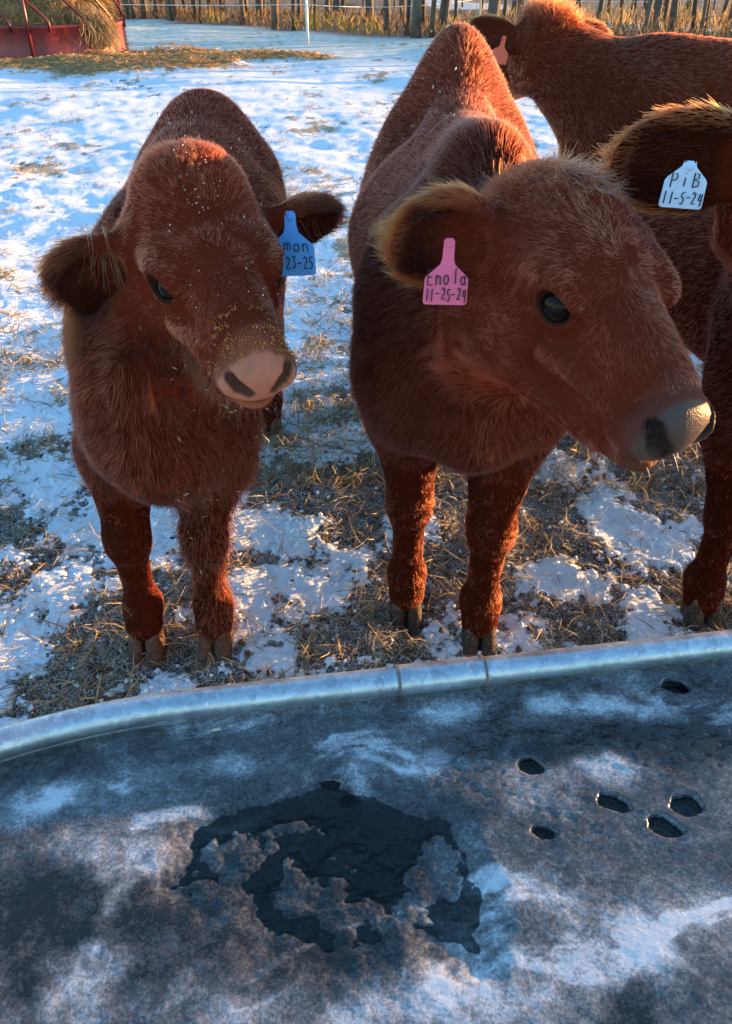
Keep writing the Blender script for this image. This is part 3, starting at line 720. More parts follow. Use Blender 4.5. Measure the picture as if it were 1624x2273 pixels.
PROF = np.array([  # y, top, bottom, half width  (withers height 1)
    (-.19, .82, .68, .05), (-.13, .88, .60, .11), (-.05, .93, .545, .145), (.10, 1.0, .51, .175), (.30, .975, .49, .222), (.60, .955, .485, .262),
    (.85, .96, .51, .258), (1.00, .985, .54, .23), (1.14, .975, .60, .175), (1.215, .90, .70, .06)])
def build_cow(name, label, base, yaw, Hs, P, pose, L, ears, feet, cx=(0, 0), rump=0.0, wide=1.0, legr=1.0, fat=0.0, vs=.0046, vb=.011,
              nose_col=(.45, .26, .21), fur_n=120000, hair=(.30, .085, .03), fl=1.0, hoof=hoof_dark, hw=.075, cat='cow', skip_head_detail=False, head_w=1.15, head_h=1.1, ear_u=-.17, mz=1.0, dome=0.0, whorl=.46, es=1.0, front_shade=1.0, wrear=None, roof=.30, nr=1.0, rear_up=0.0, rim_glow=.6, wth=0.0, neck_r=1.0, seed=0.0, radius=.00034, group=None):
    root = empty(name, (base[0], base[1], 0), label, cat, group); root.rotation_euler = (0, 0, yaw)
    cy, sy = math.cos(-yaw), math.sin(-yaw)
    def loc(p):
        p = np.asarray(p, float) - np.array([base[0], base[1], 0]); return np.array([p[0]*cy - p[1]*sy, p[0]*sy + p[1]*cy, p[2]])
    Pl = loc(P); M = head_frame(*pose)
    def hp(x, f, u): return Pl + L * (x*head_w*M[0] + f*M[1] + u*head_h*M[2])
    # grid: fine around the head
    hc = hp(0, .42, -.2); pts = [hp(*q) for q in ((-.3, -.1, .1), (.3, -.1, .1), (-.2, 1.06, -.1), (.2, 1.06, -.1), (0, .9, -.5), (0, .1, -.6))]
    ear_info = []
    for sgn, (el, ef, eu), elen, ewid, (nx, nf, nu) in ears:
        d = nrm(el*sgn*M[0] + ef*M[1] + eu*M[2]); nn = nx*sgn*M[0] + nf*M[1] + nu*M[2]; nn = nrm(nn - d*(nn @ d)); w = np.cross(d, nn)
        b0 = hp(.205*sgn, .17, ear_u); ear_info.append((b0, d, w, nn, elen, ewid)); pts += [b0 + d*(elen + .02) + w*ewid*.6, b0 + d*(elen+.02) - w*ewid*.6]
    pts = np.array(pts); lo, hi = pts.min(0) - .02, pts.max(0) + .02
    def axis(a, b, l, h):
        l, h = max(a, l), min(b, h)
        return np.concatenate([np.arange(a, l, vb), np.arange(l, h, vs), np.arange(h, b, vb)])
    bx = .36*Hs*max(wide, wrear or 0) + .03
    x0, x1 = min(-bx + min(cx), lo[0]), max(bx + max(cx), hi[0]); y0, y1 = min(-.3*Hs, lo[1]), 1.3*Hs; z1 = max(hi[2], 1.08*Hs + rump + rear_up + .03)
    g = Vox(axis(x0, x1, lo[0], hi[0]), axis(y0, y1, lo[1], hi[1]), axis(.02, z1, lo[2], hi[2]))
    # trunk
    pr = PROF * Hs
    def trunk(X, Y, Z):
        yy = Y[0, :, 0]; top, bot, hw_ = [np.interp(yy, pr[:, 0], pr[:, i]) for i in (1, 2, 3)]
        kern = np.ones(7) / 7
        def sm_(a): return np.convolve(np.pad(a, 3, 'edge'), kern, 'valid')
        top, bot, hw_ = sm_(top), sm_(bot), sm_(hw_)*np.interp(yy, [0, .75*Hs], [wide, wrear or wide]) + fat
        c = np.interp(yy, [0, 1.2*Hs], cx); top = top + rear_up*smooth(.35*Hs, .85*Hs, yy)*smooth(1.25*Hs, 1.1*Hs, yy)
        rp = smooth(.62*Hs, 1.0*Hs, yy); zc = ((top + bot)/2 - .02*rp)[None, :, None]; a = ((top - bot)/2 + fat)[None, :, None]
        t = (Z - zc) / a; hb = (hw_[None, :, None]) * (1 - (.20 + roof*rp[None, :, None]) * np.clip(t, 0, 1)**1.5)
        hb = hb * (1 - .42*smooth(.55*Hs, .05*Hs, yy)[None, :, None]*np.clip(-t, 0, 1)**1.3)
        r_ = np.sqrt(((X - c[None, :, None])/hb)**2 + t**2); e = smooth(-.21*Hs, -.19*Hs, yy) * smooth(1.26*Hs, 1.22*Hs, yy)
        return (r_ - 1) * np.minimum(a, hb) + (1 - e)[None, :, None]*.2
    g.op(trunk, (x0, y0, .3*Hs), (x1, y1, z1), .03)
    cxa = lambda y: np.interp(y, [0, 1.2*Hs], cx)
    h = Hs
    if rump:
        yr = .98*h
        g.cone((cxa(.5*h), .5*h, .90*h), (cxa(yr), yr, .94*h + rump*.45), .055*h, .065*h, .09)
        g.ell((cxa(yr), yr + .02, .86*h + rump*.2), (.18*h, .17*h, .10*h + rump*.35), None, .07)
        g.ell((cxa(yr), yr + .03, .93*h + rump*.45), (.082*h, .14*h, .08*h + rump*.53), None, .09)
    g.cone((cxa(.1), .05*h, (.93 + wth)*h), (cxa(.5*h), .5*h, (.92 + wth*.5)*h), .07*h, .05*h, .06)
    g.ell((cxa(0), -.08*h, .60*h), (.09*h, .11*h, .10*h), None, .06)                      # brisket
    nb = hp(0, .17, -.24); nb2 = hp(0, .16, -.34); nk = neck_r
    g.cone((cxa(0), .04*h, .78*h), nb, .175*h*nk*wide**.5, .125*L/.42*nk*.95, .07)
    g.cone((cxa(0), -.03*h, .66*h), nb2, .125*h*nk, .075*L/.42, .07)
    for (fx, fy), side, hind in feet:
        s = side
        if not hind:
            sh = np.array([cxa(0) + s*.115*h*wide, .02*h, .70*h]); el = np.array([(cxa(0) + s*.115*h)*.45 + fx*.55, .5*(.07*h) + .5*fy + .02, .52*h])
            kn = np.array([fx*.92 + .08*(cxa(0) + s*.1*h), fy + .012, .315*h]); fe = np.array([fx, fy + .030, .115*h]); co = np.array([fx, fy + .012, .066])
            g.ell(sh, (.085*h*wide, .14*h, .20*h), None, .09)
            g.cone(sh - (0, 0, .08*h), el, .094*h*legr, .086*h*legr, .07); g.cone(el, kn + (0, .01, .03*h), .084*h*legr, .050*h*legr, .035)
            g.ell(kn, (.054*h*legr, .054*h*legr, .060*h), None, .018)
            g.cone(kn, fe, .040*h*legr, .033*h*legr, .02); g.ell(fe, (.046*h*legr, .046*h*legr, .047*h), None, .02)
            g.cone(fe, co, .040*h*legr, hw*.52, .02)
        else:
            hipz = .72*h; st = np.array([cxa(.9*h) + s*.15*h*wide, .90*h, .56*h]); hk = np.array([fx*.9 + .1*(cxa(h) + s*.13*h), fy + .10*h, .37*h]); fe = np.array([fx, fy + .045, .115*h]); co = np.array([fx, fy + .012, .066])
            g.ell((cxa(h) + s*.12*h*wide, .99*h, hipz), (.12*h, .17*h, .20*h), None, .06)
            g.cone(st, hk, .10*h, .055*h, .05); g.cone(hk, fe, .047*h*legr, .038*h*legr, .03); g.ell(fe, (.046*h*legr, .046*h*legr, .047*h), None, .02)
            g.cone(fe, co, .040*h*legr, hw*.52, .02)
    # head
    def E(x, f, u, rx, rf, ru, k=.02, sub=False, MM=None): g.ell(hp(x, f, u), (rx*L*head_w, rf*L, ru*L*head_h), M if MM is None else MM, k, sub)
    E(0, .15, -.175, .228, .215, .185, .03); E(0, .31, -.120, .205, .24, .118, .03)
    if dome: E(0, .10, -.03 + dome*.4, .17, .19, .10 + dome*.6, .04)
    g.cone(hp(0, .42, -.170), hp(0, .82, -.175), .140*L*head_w, .088*L*head_w, .03)
    E(0, .60, -.250, .112, .28, .145, .03)
    for s in (-1, 1):
        E(s*.118, .27, -.325, .088, .20, .175, .03); E(s*.158, .450, -.108, .050, .115, .044, .030)
        g.cone(hp(s*.125, .17, -.475), hp(s*.048, .76, -.365), .060*L, .050*L, .03)       # mandibles
        g.cone(hp(s*.150, .53, -.255), hp(s*.085, .78, -.255), .034*L, .036*L, .03)       # facial crest
    g.cone(hp(0, .30, -.42), hp(0, .78, -.345), .080*L, .070*L, .04)
    mu = lambda u: -.235 + (u + .235)*mz
    E(0, .875, mu(-.245), .150*mz, .100, .125*mz, .022); E(0, .925, mu(-.215), .142*mz, .068, .098*mz, .02)
    E(0, .850, mu(-.372), .095*mz, .110, .055*mz, .018)
    for s in (-1, 1): E(s*.105*mz, .918, mu(-.210), .058*mz, .068, .064*mz, .012)
    def front(x, u):      # where the muzzle's surface lies at this x, u
        for f_ in np.arange(1.12, .70, -.006):
            i = [int(np.clip(np.searchsorted(A, c_), 0, len(A) - 1)) for A, c_ in zip(g.ax, hp(x, f_, u))]
            if g.d[i[0], i[1], i[2]] < 0: return f_
        return .95
    NOS = []
    for x_, u_, dp in ((.050, -.240, .004), (.088, -.215, .014), (.114, -.175, .012), (.120, -.145, .004)):
        NOS.append((x_*mz, front(x_*mz, mu(u_)) - dp, mu(u_)))
    for s in (-1, 1):    # nostrils: a comma opening outwards and up
        n0, n1_, n2_, n3_ = [hp(s*q_[0], q_[1], q_[2]) for q_ in NOS]
        g.cone(n0, n1_, .012*L*nr, .023*L*nr, .005, True); g.cone(n1_, n2_, .023*L*nr, .017*L*nr, .005, True); g.cone(n2_, n3_, .016*L*nr, .008*L*nr, .005, True)
    g.ell(hp(0, .93, mu(-.338)), (.085*L*mz, .12*L, .0075*L), M, .005, True)
    eyec = []
    for s in (-1, 1):
        on = nrm(.80*s*M[0] + .46*M[1] + .24*M[2]); c = hp(s*.138, .475, -.150)
        et = M[1]*.98 - M[2]*.10; et = nrm(et - on*(et @ on)); eh = np.cross(on, et); EM = np.array([et, eh, on])
        g.ell(c, (.084*L*es, .074*L*es, .076*L*es), EM, .022)
        g.ell(c + on*.085*L*es, (.066*L*es, .041*L*es, .065*L), EM, .005, True)
        eyec.append((c - on*.001, .068*L*es, on, et))
    for b0, d, w, nn, elen, ewid in ear_info:
        EM = np.array([d, w, nn]); c = b0 + d*elen*.52
        g.cone(b0 - d*.05, b0 + d*.06, .034, .026, .02)
        g.ell(c, (elen*.53, ewid*.5, .026), EM, .018)
        g.ell(c + nn*.022 + d*.004, (elen*.45, ewid*.40, .024), EM, .008, True)
    v, f = g.mesh()
    for _ in range(2):   # light smoothing
        acc = np.zeros_like(v); cnt = np.zeros(len(v))
        for a, b_ in ((0, 1), (1, 2), (2, 3), (3, 0)):
            np.add.at(acc, f[:, a], v[f[:, b_]]); np.add.at(acc, f[:, b_], v[f[:, a]]); np.add.at(cnt, f[:, a], 1); np.add.at(cnt, f[:, b_], 1)
        v = v*.55 + .45*acc/np.maximum(cnt, 1)[:, None]
    def regions(p):
        q = (p - Pl) @ M.T / L / np.array([head_w, 1, head_h]); x, ff, u = q.T
        inh = smooth(.78, .66, np.sqrt((x/1.0)**2 + (ff - .45)**2 + (u + .2)**2))
        hd = inh * smooth(-.10, .10, ff + .25*np.clip(u + .25, -.6, .2)) * smooth(-.66, -.55, u) * smooth(.0, .12, ff + .7*np.clip(u + .30, -1, 0) + .10) * smooth(.40, .30, np.abs(x)) * smooth(.30, .22, np.abs(x) - .35*np.clip(u + .45, 0, .3))
        earw = np.zeros(len(p)); eard = np.zeros((len(p), 3)); earin = np.zeros(len(p))
        for b0, d, w, nn, elen, ewid in ear_info:
            r_ = p - b0; t = r_ @ d; w_ = smooth(.0, .05, t) * smooth(.02, -.02, np.abs(r_ @ w) - ewid*.56) * smooth(.09, .05, np.abs(r_ @ nn)); w_ *= smooth(elen + .06, elen + .03, t)
            eard += d * w_[:, None]; earw = np.maximum(earw, w_)
            earin = np.maximum(earin, w_ * smooth(-.003, .006, r_ @ nn))
        ax_ = np.abs(x)
        edge = ff - .30*np.clip(ax_ - .09*mz, 0, 1)
        nose = hd * smooth(.918, .940, edge + .10*(u + .2) + .012*fbm(p[:, 0]*60, p[:, 1]*60, p[:, 2]*60, o=2)) * smooth(mu(-.338), mu(-.318), u)
        lip = hd * smooth(.80, .93, ff - .2*ax_)
        nst = np.full(len(p), 9.0)
        for s in (-1, 1):
            for c_ in (NOS[0], [(a_ + b_)/2 for a_, b_ in zip(NOS[0], NOS[1])], NOS[1], [(a_ + b_)/2 for a_, b_ in zip(NOS[1], NOS[2])], NOS[2]): nst = np.minimum(nst, np.linalg.norm((p - hp(s*c_[0], c_[1] - .016, c_[2]))/L, axis=1))
        eyed = np.full(len(p), 9.0)
        for c, r_, on, et in eyec:
            dv = p - (c + on*.078*L); eyed = np.minimum(eyed, np.sqrt((dv @ et / 1.35)**2 + (np.linalg.norm(dv, axis=1)**2 - (dv @ et)**2)))
        return q, hd, earw, eard, earin, nose, lip, eyed, nst
    q, hd, earw, eard, earin, nose, lip, eyed, nst = regions(v)
    base_c = np.array(hair) * .45
    col = np.repeat(base_c[None], len(v), 0); col = col*(1-nose[:, None]) + np.array(nose_col)*nose[:, None]
    lp = (lip*(1-nose))[:, None]; col = col*(1-.7*lp) + .7*lp*(np.array(nose_col)*.55 + np.array(hair)*.25)
    ed = smooth(.023, .018, eyed/L*.42)[:, None]; col = col*(1-ed) + ed*np.array((.022, .012, .010))
    zs_ = (1 - .6*smooth(.50*h, .42*h, v[:, 2])*(1-hd))*(1 - .55*front_shade*smooth(.35*h, .05*h, v[:, 1])*(1-hd)*smooth(.42*h, .50*h, v[:, 2])); col = col*zs_[:, None]  # shade under the head put into the skin colour of neck and chest
    nd = smooth(.030*nr, .018*nr, nst)[:, None]; col = col*(1-nd) + nd*(np.array(nose_col)*.12)
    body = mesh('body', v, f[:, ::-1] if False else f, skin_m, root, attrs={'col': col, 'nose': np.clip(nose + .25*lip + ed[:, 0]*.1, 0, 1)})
    for c, r_, on, et in eyec:
        mb = MB(); sv = []; sf = []
        for i in range(13):
            for j in range(24):
                a, t = math.pi*i/12, 2*math.pi*j/24; sv.append(c + r_*np.array([math.sin(a)*math.cos(t), math.sin(a)*math.sin(t), math.cos(a)]))
        sf = [(i*24+j, (i+1)*24+j, (i+1)*24+(j+1) % 24, i*24+(j+1) % 24) for i in range(12) for j in range(24)]
        mesh('eye', np.array(sv), sf, eye_m, root)
    hm = hoof_mesh('hoof', hw, hoof)
    for (fx, fy), side, hind in feet:
        o = bpy.data.objects.new('hoof', hm); wp = root_world(root, (fx, fy)); o.location = (fx, fy, float(gz(*wp)) - .014); link(o, root)
    # ---- coat
    tri = np.concatenate([f[:, [0, 1, 2]], f[:, [0, 2, 3]]]); vn = vnormals(v, f)
    A = np.linalg.norm(np.cross(v[tri[:, 1]] - v[tri[:, 0]], v[tri[:, 2]] - v[tri[:, 0]]), axis=1)
    cen = v[tri].mean(1); q, hd, earw, eard, earin, nose, lip, eyed, nst = regions(cen)
    wv = np.array([-base[0], -base[1], CAM_H]); wv = np.array([wv[0]*cy - wv[1]*sy, wv[0]*sy + wv[1]*cy, wv[2]])
    vd = wv - cen; vd /= np.linalg.norm(vd, axis=1, keepdims=True); fn = vn[tri].mean(1); facing = (fn*vd).sum(1)
    dens = (1 + 2.2*hd + .8*earw) * (1 - nose) * smooth(.018, .022, eyed/L*.42) * (.25 + .75*smooth(-.45, -.1, facing)) * smooth(.04, .06, cen[:, 2])
    dens *= (1 + .6*smooth(.6*h, .1*h, cen[:, 1])) * (1 + 2.0*smooth(.5*h, .4*h, cen[:, 2]))
    pw = A * dens; pw /= pw.sum(); n = int(fur_n * FUR); pick = rng.choice(len(tri), n, p=pw)
    a, b_ = rng.random(n), rng.random(n); sw = a + b_ > 1; a[sw], b_[sw] = 1 - a[sw], 1 - b_[sw]
    T = tri[pick]; p = v[T[:, 0]]*(1-a-b_)[:, None] + v[T[:, 1]]*a[:, None] + v[T[:, 2]]*b_[:, None]
    nn_ = vn[T[:, 0]]*(1-a-b_)[:, None] + vn[T[:, 1]]*a[:, None] + vn[T[:, 2]]*b_[:, None]; nn_ /= np.linalg.norm(nn_, axis=1, keepdims=True) + 1e-9
    q, hd, earw, eard, earin, nose, lip, eyed, nst = regions(p)
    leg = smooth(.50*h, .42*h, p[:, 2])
    cb = np.tile(np.array([0, .75, -.65]), (n, 1)); cb[:, 2] += .5*smooth(.85*h, .95*h, p[:, 2])
    cb = cb*(1-leg)[:, None] + np.array([0, .05, -1.0])*leg[:, None]
    # face: hair fans out from a whorl between the eyes
    wx, wf = q[:, 0] + .05*vnoise(p[:, 0]*40, p[:, 1]*40, p[:, 2]*40), q[:, 1] - whorl + .07*vnoise(p[:, 0]*30 + 9, p[:, 1]*30, p[:, 2]*30)
    side = smooth(.16, .24, np.abs(wx))
    fx_ = wx*4.0; ff_ = wf*2.6 * (1-side) + side*(.25)
    face = fx_[:, None]*M[0]*1.0 + ff_[:, None]*M[1] - (side*.8)[:, None]*M[2]
    face /= np.linalg.norm(face, axis=1, keepdims=True) + 1e-6
    cb = cb*(1-hd)[:, None] + face*hd[:, None]; cb = cb*(1-earw)[:, None] + eard
    cb = cb - nn_*(cb*nn_).sum(1)[:, None]; cb /= np.linalg.norm(cb, axis=1, keepdims=True) + 1e-6
    poll = hd * smooth(.16, .0, q[:, 1]) * smooth(-.2, -.05, q[:, 2])
    Ln = .021*(1-leg) + .011*leg; Ln = Ln*(1-hd) + hd*(.014 + .010*poll); Ln = Ln*(1-earw) + earw*.016
    Ln *= 1 - .72*lip; Ln *= smooth(.018, .045, eyed/L*.42)*.65 + .35
    jaw = hd * smooth(-.40, -.52, q[:, 2]) * smooth(.85, .6, q[:, 1]); Ln += .012*jaw
    rim = np.zeros(n)
    for b0, d, w, nn, elen, ewid in ear_info:
        r_ = p - b0; t_ = (r_ @ d)/elen; s_ = np.abs(r_ @ w)/ewid; rim = np.maximum(rim, earw*np.maximum(smooth(.30, .44, s_), smooth(.80, .98, t_))*smooth(.1, .3, t_))
    Ln = Ln*(1 + .7*rim)*(1 + .25*front_shade*smooth(.10*h, -.05*h, p[:, 1])*(1-hd)*(1-leg)); Ln = Ln * fl * rng.uniform(.65, 1.25, n)
    lift = .20 + .14*rng.random(n) - .05*hd - .06*leg + .1*poll
    pts_ = strands(p - nn_*.002, nn_, cb, Ln, lift, 5, seed, .17)
    tone = .75 + .28*fbm(p[:, 0]*7 + seed, p[:, 1]*7, p[:, 2]*7, o=3) + rng.normal(0, .15, n)
    tone = np.clip(tone, .3, 1.6)[:, None]
    frn = front_shade * smooth(.35*h, .05*h, p[:, 1]) * (1-hd) * (1-leg); ring_ = hd*smooth(.022, .030, eyed/L*.42)*smooth(.070, .045, eyed/L*.42); zone = (1 + .35*hd + .9*ring_)*(1 - .60*frn)*(1 - .45*earin)*(1 - .40*leg)  # occlusion shade of neck and chest put into the hair colour
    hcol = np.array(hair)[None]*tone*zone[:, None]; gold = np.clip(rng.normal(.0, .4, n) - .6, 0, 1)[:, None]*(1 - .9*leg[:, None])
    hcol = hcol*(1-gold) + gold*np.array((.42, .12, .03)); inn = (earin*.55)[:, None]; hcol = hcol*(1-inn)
    lpw = (lip*.6)[:, None]; hcol = hcol*(1-lpw) + lpw*np.array((.30, .13, .075))
    hcol = hcol*(1 - rim_glow*rim[:, None]) + rim_glow*rim[:, None]*np.array((.34, .085, .022)); hcol = np.clip(hcol, .003, .9)  # ear rims: paler hair, with the sun's backlight put into its colour
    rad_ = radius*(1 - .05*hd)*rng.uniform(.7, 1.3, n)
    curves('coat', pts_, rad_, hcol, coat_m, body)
    return dict(root=root, P=Pl, L=L, M=M, hp=hp, ears=ear_info, v=v, vn=vn, f=f, body=body, eyec=eyec, loc=loc)
def root_world(root, xy):
    c, s_ = math.cos(root.rotation_euler.z), math.sin(root.rotation_euler.z)
    return root.location.x + xy[0]*c - xy[1]*s_, root.location.y + xy[0]*s_ + xy[1]*c
def project(p):
    d = np.asarray(p) - np.array([0, 0, CAM_H]); dep = d[1]*cp - d[2]*sp; up = d[1]*sp + d[2]*cp
    return ((d[0]/dep*FPX + W/2)*2.21858, (H/2 - up/dep*FPX)*2.21858)

# calf with the blue tag
fb = (on_z(327, 1440), on_z(480, 1440)); base = ((fb[0] + fb[1])/2)[:2]
fl_ = [((fb[0]-[*base, 0])[:2], -1, False), ((fb[1]-[*base, 0])[:2], 1, False), ((-.10, 1.02), -1, True), (tuple((on_z(600, 962)-[*base, 0])[:2]), 1, True)]
calf = build_cow('calf', 'young red calf facing the tank with feed crumbs on its pink nose', base, 0, .94, np.array([-.276, 1.27, 1.003]), (24, 19, 1), .390,
    [(-1, (.78, -.10, -.50), .140, .135, (.15, .85, -.25)), (1, (.96, -.2, -.10), .145, .125, (.1, .85, -.35))], fl_, (.05, -.015), rump=.03, rim_glow=.12, rear_up=.055, wide=.66, wrear=.88, roof=-.05, legr=.95, hair=(.235, .034, .014),
    nose_col=(.52, .175, .105), fur_n=300000, hoof=hoof_red, cat='calf', head_w=1.22, head_h=1.08, ear_u=-.18, neck_r=.86, seed=1.0, mz=.72, dome=.05, whorl=.52, es=.95, vs=.004, hw=.078, fl=.9)
# heifer with the pink tag
fb = (on_z(900, 1372), on_z(1060, 1434)); base = ((fb[0] + fb[1])/2)[:2]
fl_ = [((fb[0]-[*base, 0])[:2], -1, False), ((fb[1]-[*base, 0])[:2], 1, False), ((-.02, 1.12), -1, True), ((.22, 1.16), 1, True)]
heifer = build_cow('heifer', 'red heifer wearing a pink ear tag, head turned to the right', base, 0, 1.0, np.array([.256, 1.165, 1.045]), (25, 24, -5), .430,
    [(-1, (.96, -.12, .0), .140, .140, (.25, .80, .05)), (1, (.25, -.95, -.25), .15, .11, (.7, .2, -.4))], fl_, (.02, .075), rump=.13, legr=.95, hair=(.22, .036, .017),
    nose_col=(.075, .050, .046), fur_n=340000, hoof=hoof_dark, cat='cow', head_w=1.22, head_h=1.24, ear_u=-.15, neck_r=1.0, seed=5.0, nr=1.55, wth=.05, mz=.80, dome=.0, vs=.004, hw=.078)
# heifer at the right edge
f0 = on_z(1548, 1384); base = (.845, 1.36)
fl_ = [((f0-[*base, 0])[:2], -1, False), ((.065, .02), 1, False), ((-.12, 1.04), -1, True), ((.12, 1.06), 1, True)]
edge = build_cow('heifer', 'red heifer at the right edge, pale blue ear tag, only ear and foreleg in view', base, 0, .95, np.array([.655, 1.29, 1.11]), (14, 22, 0), .40,
    [(-1, (.97, -.15, .0), .215, .155, (.1, .85, .1)), (1, (.97, -.1, -.1), .18, .12, (.1, .85, .1))], fl_, (.02, .10), legr=1.0, hair=(.18, .029, .0125),
    fur_n=100000, hoof=hoof_dark, cat='cow', seed=9.0, hw=.085, vs=.006, vb=.013, radius=.0006)
# heifer behind, side on, facing left
farc_ = build_cow('heifer', 'dark red heifer standing side on behind the others, head turned away', (.92, 3.12), R(-90), 1.06, np.array([.63, 3.17, 1.15]), (-62, 25, 0), .41,
    [(-1, (.9, -.2, -.1), .17, .12, (.1, .8, .1)), (1, (.93, .25, .25), .19, .15, (.1, -.9, .2))], [((-.11, 0), -1, False), ((.11, .03), 1, False), ((-.12, 1.06), -1, True), ((.12, 1.1), 1, True)], (0, 0),
    rump=.05, legr=1.0, hair=(.20, .036, .015), fur_n=100000, cat='cow', seed=14.0, vs=.007, vb=.014, radius=.0007, front_shade=.3)

# ------------------------------------------------------------------ ear tags with their handwriting
GL = {'E': [[(.9, 1), (.1, 1), (.1, 0), (.95, 0)], [(.1, .5), (.75, .52)]], 'n': [[(.1, .62), (.12, 0)], [(.12, .40), (.45, .62), (.75, .55), (.82, 0)]],
 'o': [[(.5 + .38*math.cos(t), .30 + .30*math.sin(t)) for t in np.linspace(0, 6.28, 13)]], 'l': [[(.5, 1), (.5, 0)]],
 'a': [[(.45 + .33*math.cos(t), .30 + .28*math.sin(t)) for t in np.linspace(.3, 6.0, 12)], [(.80, .62), (.80, .1), (.95, 0)]],
 '1': [[(.5, 1), (.45, 0)]], '-': [[(.1, .45), (.9, .5)]], '2': [[(.1, .80), (.35, 1), (.75, .92), (.72, .6), (.1, .03), (.95, .05)]],
 '5': [[(.9, 1), (.3, .95), (.22, .58), (.65, .58), (.80, .28), (.5, .0), (.1, .08)]], '4': [[(.30, 1), (.12, .45), (.9, .48)], [(.75, 1), (.70, 0)]],
 '3': [[(.12, .95), (.75, .95), (.45, .58), (.82, .35), (.55, .0), (.1, .05)]], 'm': [[(.06, .6), (.10, 0)], [(.10, .45), (.35, .62), (.5, .5), (.5, 0)], [(.5, .45), (.72, .62), (.9, .5), (.92, 0)]],
 'P': [[(.15, 0), (.15, 1), (.7, .95), (.8, .7), (.6, .5), (.18, .48)]], 'i': [[(.5, .62), (.48, 0)], [(.5, .88), (.5, .94)]], 'B': [[(.15, 0), (.15, 1), (.65, .95), (.70, .65), (.2, .52), (.8, .40), (.75, .08), (.15, 0)]]}
ink_m = plain('black_marker', (.012, .011, .014), .6, .2, 80)
def tagmat(nm, c):
    m, nt, b = newmat(nm); oc = objco(nt); n1 = noise(nt, 60, 5, .65, oc)
    nt.links.new(mix(nt, ramp(nt, n1.outputs[0], [(.55, (0,0,0)), (.8, (.5,)*3)]).outputs[0], c, tuple(x*.55 for x in c)), b.inputs['Base Color']); b.inputs['Roughness'].default_value = .42
    return m
def ear_tag(center, w, rows, mat, label, tilt=0.0, yaw=0.0, lean=-.15, neck=.55, hgt=.85, thick=.0022):
    """plate in local XZ with its front towards -Y; rows: text, centre x, base z, char width, height (units of w)"""
    o = empty('ear_tag', tuple(center), label, 'ear tag'); o.rotation_euler = (lean, tilt, yaw)
    r_ = .07; out = [(-.5 + r_, 0), (.5 - r_, 0), (.5 - .02, .02), (.5, r_), (.485, hgt*.62), (.44, hgt*.70), (.17, hgt*.95), (.13, hgt + .08), (.12, hgt + neck - .06), (.07, hgt + neck), (-.07, hgt + neck), (-.12, hgt + neck - .06), (-.13, hgt + .08), (-.17, hgt*.95), (-.44, hgt*.70), (-.485, hgt*.62), (-.5, r_), (-.48, .02)]
    n = len(out); v = [(x*w, -thick/2, z*w) for x, z in out] + [(x*w, thick/2, z*w) for x, z in out]
    f = [tuple(range(n)), tuple(range(2*n - 1, n - 1, -1))] + [(i, n + i, n + (i+1) % n, (i+1) % n) for i in range(n)]
    pl = mesh('plate', np.array(v), f, mat, o, False); bv = pl.modifiers.new('bevel', 'BEVEL'); bv.width = .0006; bv.segments = 2
    for txt, cx_, bz, cw, ch in rows:
        x = cx_ - cw*len(txt)/2
        mb = MB()
        for c_ in txt:
            jx, jz = random.uniform(-.014, .014), random.uniform(-.03, .03)
            for st in GL[c_]:
                mb.tube([((x + jx + (.12 + .76*px)*cw)*w, -thick/2 - .0002, (bz + jz + pz*ch)*w) for px, pz in st], .0023*w/.055, 6, True, .3)
            x += cw
        mb.build('lettering', ink_m, o)
    mb = MB(); mb.tube([(0, -thick/2 - .004, (hgt + neck - .14)*w), (0, thick/2 + .010, (hgt + neck - .14)*w)], [.0038, .0038], 12); mb.build('stud', mat, o)
    return o
pink = tagmat('pink_tag', (.80, .13, .27)); blue = tagmat('blue_tag', (.07, .34, .85)); pale = tagmat('pale_tag', (.50, .66, .90)); orange = tagmat('orange_tag', (.72, .10, .05))
def wpt(c, p): return np.array([*root_world(c['root'], p[:2]), p[2]])
def fr(c, k, t, off):   # a point on an ear: fraction t of its length, off metres in front of it
    b0, d, w, nn, elen, ewid = c['ears'][k]; return wpt(c, b0 + d*elen*t + nn*off)
ear_tag(at(986, 676, fr(heifer, 0, .5, 0)[1] - .055), .058, [('Enola', .0, .46, .18, .34), ('11-25-24', .0, .10, .118, .27)], pink, 'pink ear tag hand lettered Enola 11-25-24', .04, .05, -.1, .52, .92)
ear_tag(at(652, 612, fr(calf, 1, .3, 0)[1] - .05), .072, [('mon', .10, .54, .20, .26), ('1-23-25', .02, .15, .13, .26)], blue, 'blue ear tag partly behind the calf\'s cheek, lettered mon', -.03, .0, -.15, .40, .95)
ear_tag(at(1507, 462, fr(edge, 0, .5, 0)[1] - .055), .062, [('PiB', -.02, .46, .26, .30), ('11-5-24', .0, .10, .134, .26)], pale, 'pale blue ear tag hand lettered PiB 11-5-24', .07, .0, -.1, .08, .92)
ear_tag(at(1104, 140, fr(farc_, 1, .5, 0)[1] - .09), .060, [], orange, 'small orange red ear tag on the far heifer', .25, .2, -.1, .5, .85)

